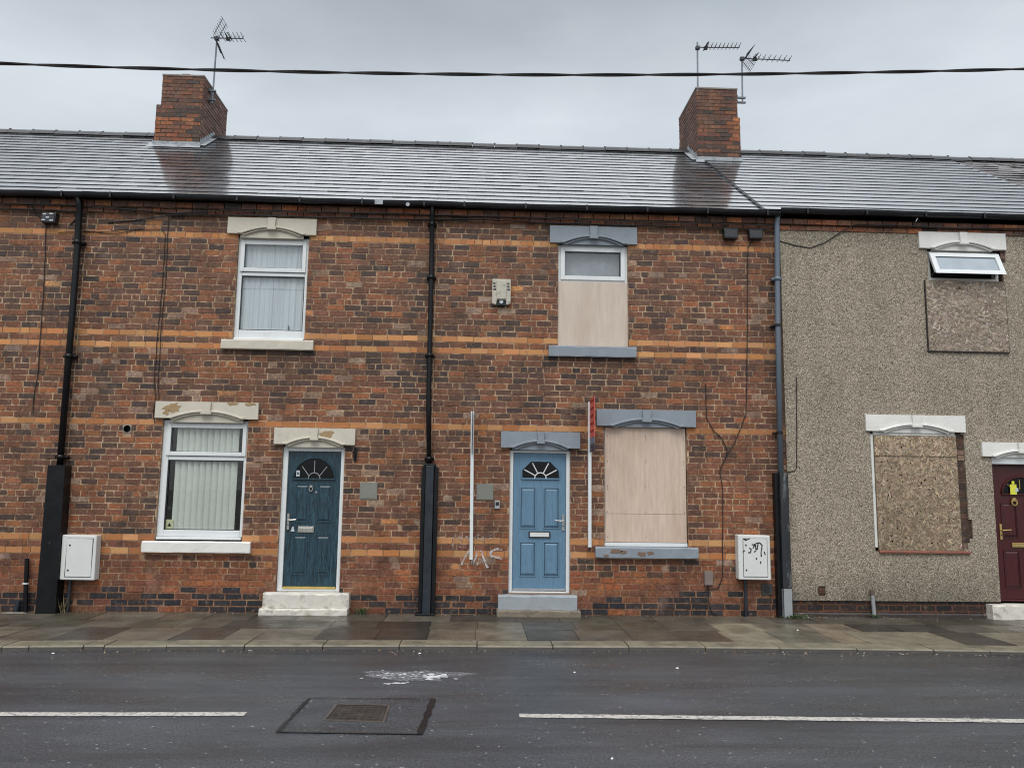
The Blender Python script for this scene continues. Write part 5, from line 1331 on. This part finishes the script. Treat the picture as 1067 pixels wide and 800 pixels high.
def MA(op, a, b):
    n = N('ShaderNodeMath'); n.operation = op
    for i, v in enumerate((a, b)):
        if hasattr(v, 'links'): nt.links.new(v, n.inputs[i])
        else: n.inputs[i].default_value = v
    return n.outputs[0]
el = MA('ADD', sp.outputs['Z'], MA('MULTIPLY', MA('SUBTRACT', nz.outputs['Fac'], .5), .10))
rp = N('ShaderNodeValToRGB'); cr = rp.color_ramp
ST = [(0.0, (.28, .29, .30)), (.10, (.36, .38, .40)), (.32, (.52, .565, .60)), (.43, (.58, .63, .68)), (.56, (.345, .385, .42)), (.65, (1.08, 1.13, 1.18)), (1.0, (1.12, 1.15, 1.19))]
while len(cr.elements) < len(ST): cr.elements.new(.5)
for e, (p_, c_) in zip(cr.elements, ST): e.position = p_; e.color = (*c_, 1)
nt.links.new(el, rp.inputs[0])
back = MA('ADD', 1.0, MA('MULTIPLY', MA('MAXIMUM', MA('MULTIPLY', sp.outputs['Y'], -1.0), 0.0), .7))
b2 = N('ShaderNodeBackground'); nz2 = N('ShaderNodeTexNoise'); nz2.inputs['Scale'].default_value = 3.6; nz2.inputs['Detail'].default_value = 6; nz2.inputs['Roughness'].default_value = .55; nt.links.new(mp.outputs[0], nz2.inputs['Vector'])
cl = N('ShaderNodeValToRGB'); cl.color_ramp.elements[0].position = .32; cl.color_ramp.elements[0].color = (.80, .815, .835, 1); cl.color_ramp.elements[1].position = .66; cl.color_ramp.elements[1].color = (1.0, 1.0, 1.0, 1); nt.links.new(nz2.outputs['Fac'], cl.inputs[0])
mxc = N('ShaderNodeMix'); mxc.data_type = 'RGBA'; mxc.blend_type = 'MULTIPLY'; mxc.inputs[0].default_value = 1.0; nt.links.new(rp.outputs[0], mxc.inputs[6]); nt.links.new(cl.outputs[0], mxc.inputs[7])
nt.links.new(mxc.outputs[2], b2.inputs[0]); nt.links.new(back, b2.inputs[1])
nt.links.new(b1.outputs[0], add.inputs[0]); nt.links.new(b2.outputs[0], add.inputs[1]); nt.links.new(add.outputs[0], out.inputs[0])

sl = bpy.data.lights.new('Sun', 'SUN'); sl.energy = 1.7; sl.angle = R(32); sl.color = (1, .98, .95)
so_ = bpy.data.objects.new('Sun', sl); col.objects.link(so_)
az = SUN_AZ
to_sun = Vector((math.sin(az) * math.cos(SUN_EL), math.cos(az) * math.cos(SUN_EL), math.sin(SUN_EL)))
so_.rotation_euler = (-to_sun).to_track_quat('-Z', 'Y').to_euler(); so_.location = (0, -20, 30)

cam = bpy.data.cameras.new('Camera'); cam.sensor_width = 36; cam.lens = 830 / 1067 * 36; cam.clip_end = 1000
co = bpy.data.objects.new('Camera', cam); col.objects.link(co); sc.camera = co
pitch, yaw, roll = 0.13108, -0.04008, 0.01318
cp, spn, cy, sy = math.cos(pitch), math.sin(pitch), math.cos(yaw), math.sin(yaw)
fwd = Vector((-sy * cp, cy * cp, spn)); right = Vector((cy, sy, 0)); up = right.cross(fwd)
r_ = right * math.cos(roll) + up * math.sin(roll); u_ = up * math.cos(roll) - right * math.sin(roll)
co.matrix_world = Matrix(((r_.x, u_.x, -fwd.x, 0), (r_.y, u_.y, -fwd.y, -11.72), (r_.z, u_.z, -fwd.z, 1.7814), (0, 0, 0, 1)))
sc.view_settings.view_transform = 'Standard'; sc.view_settings.look = 'None'; sc.view_settings.exposure = 0; sc.view_settings.gamma = 1
sc.render.engine = 'CYCLES'; sc.cycles.use_denoising = True; sc.cycles.max_bounces = 8; sc.cycles.transparent_max_bounces = 12
sc.render.film_transparent = False
sc.cycles.filter_width = 1.1
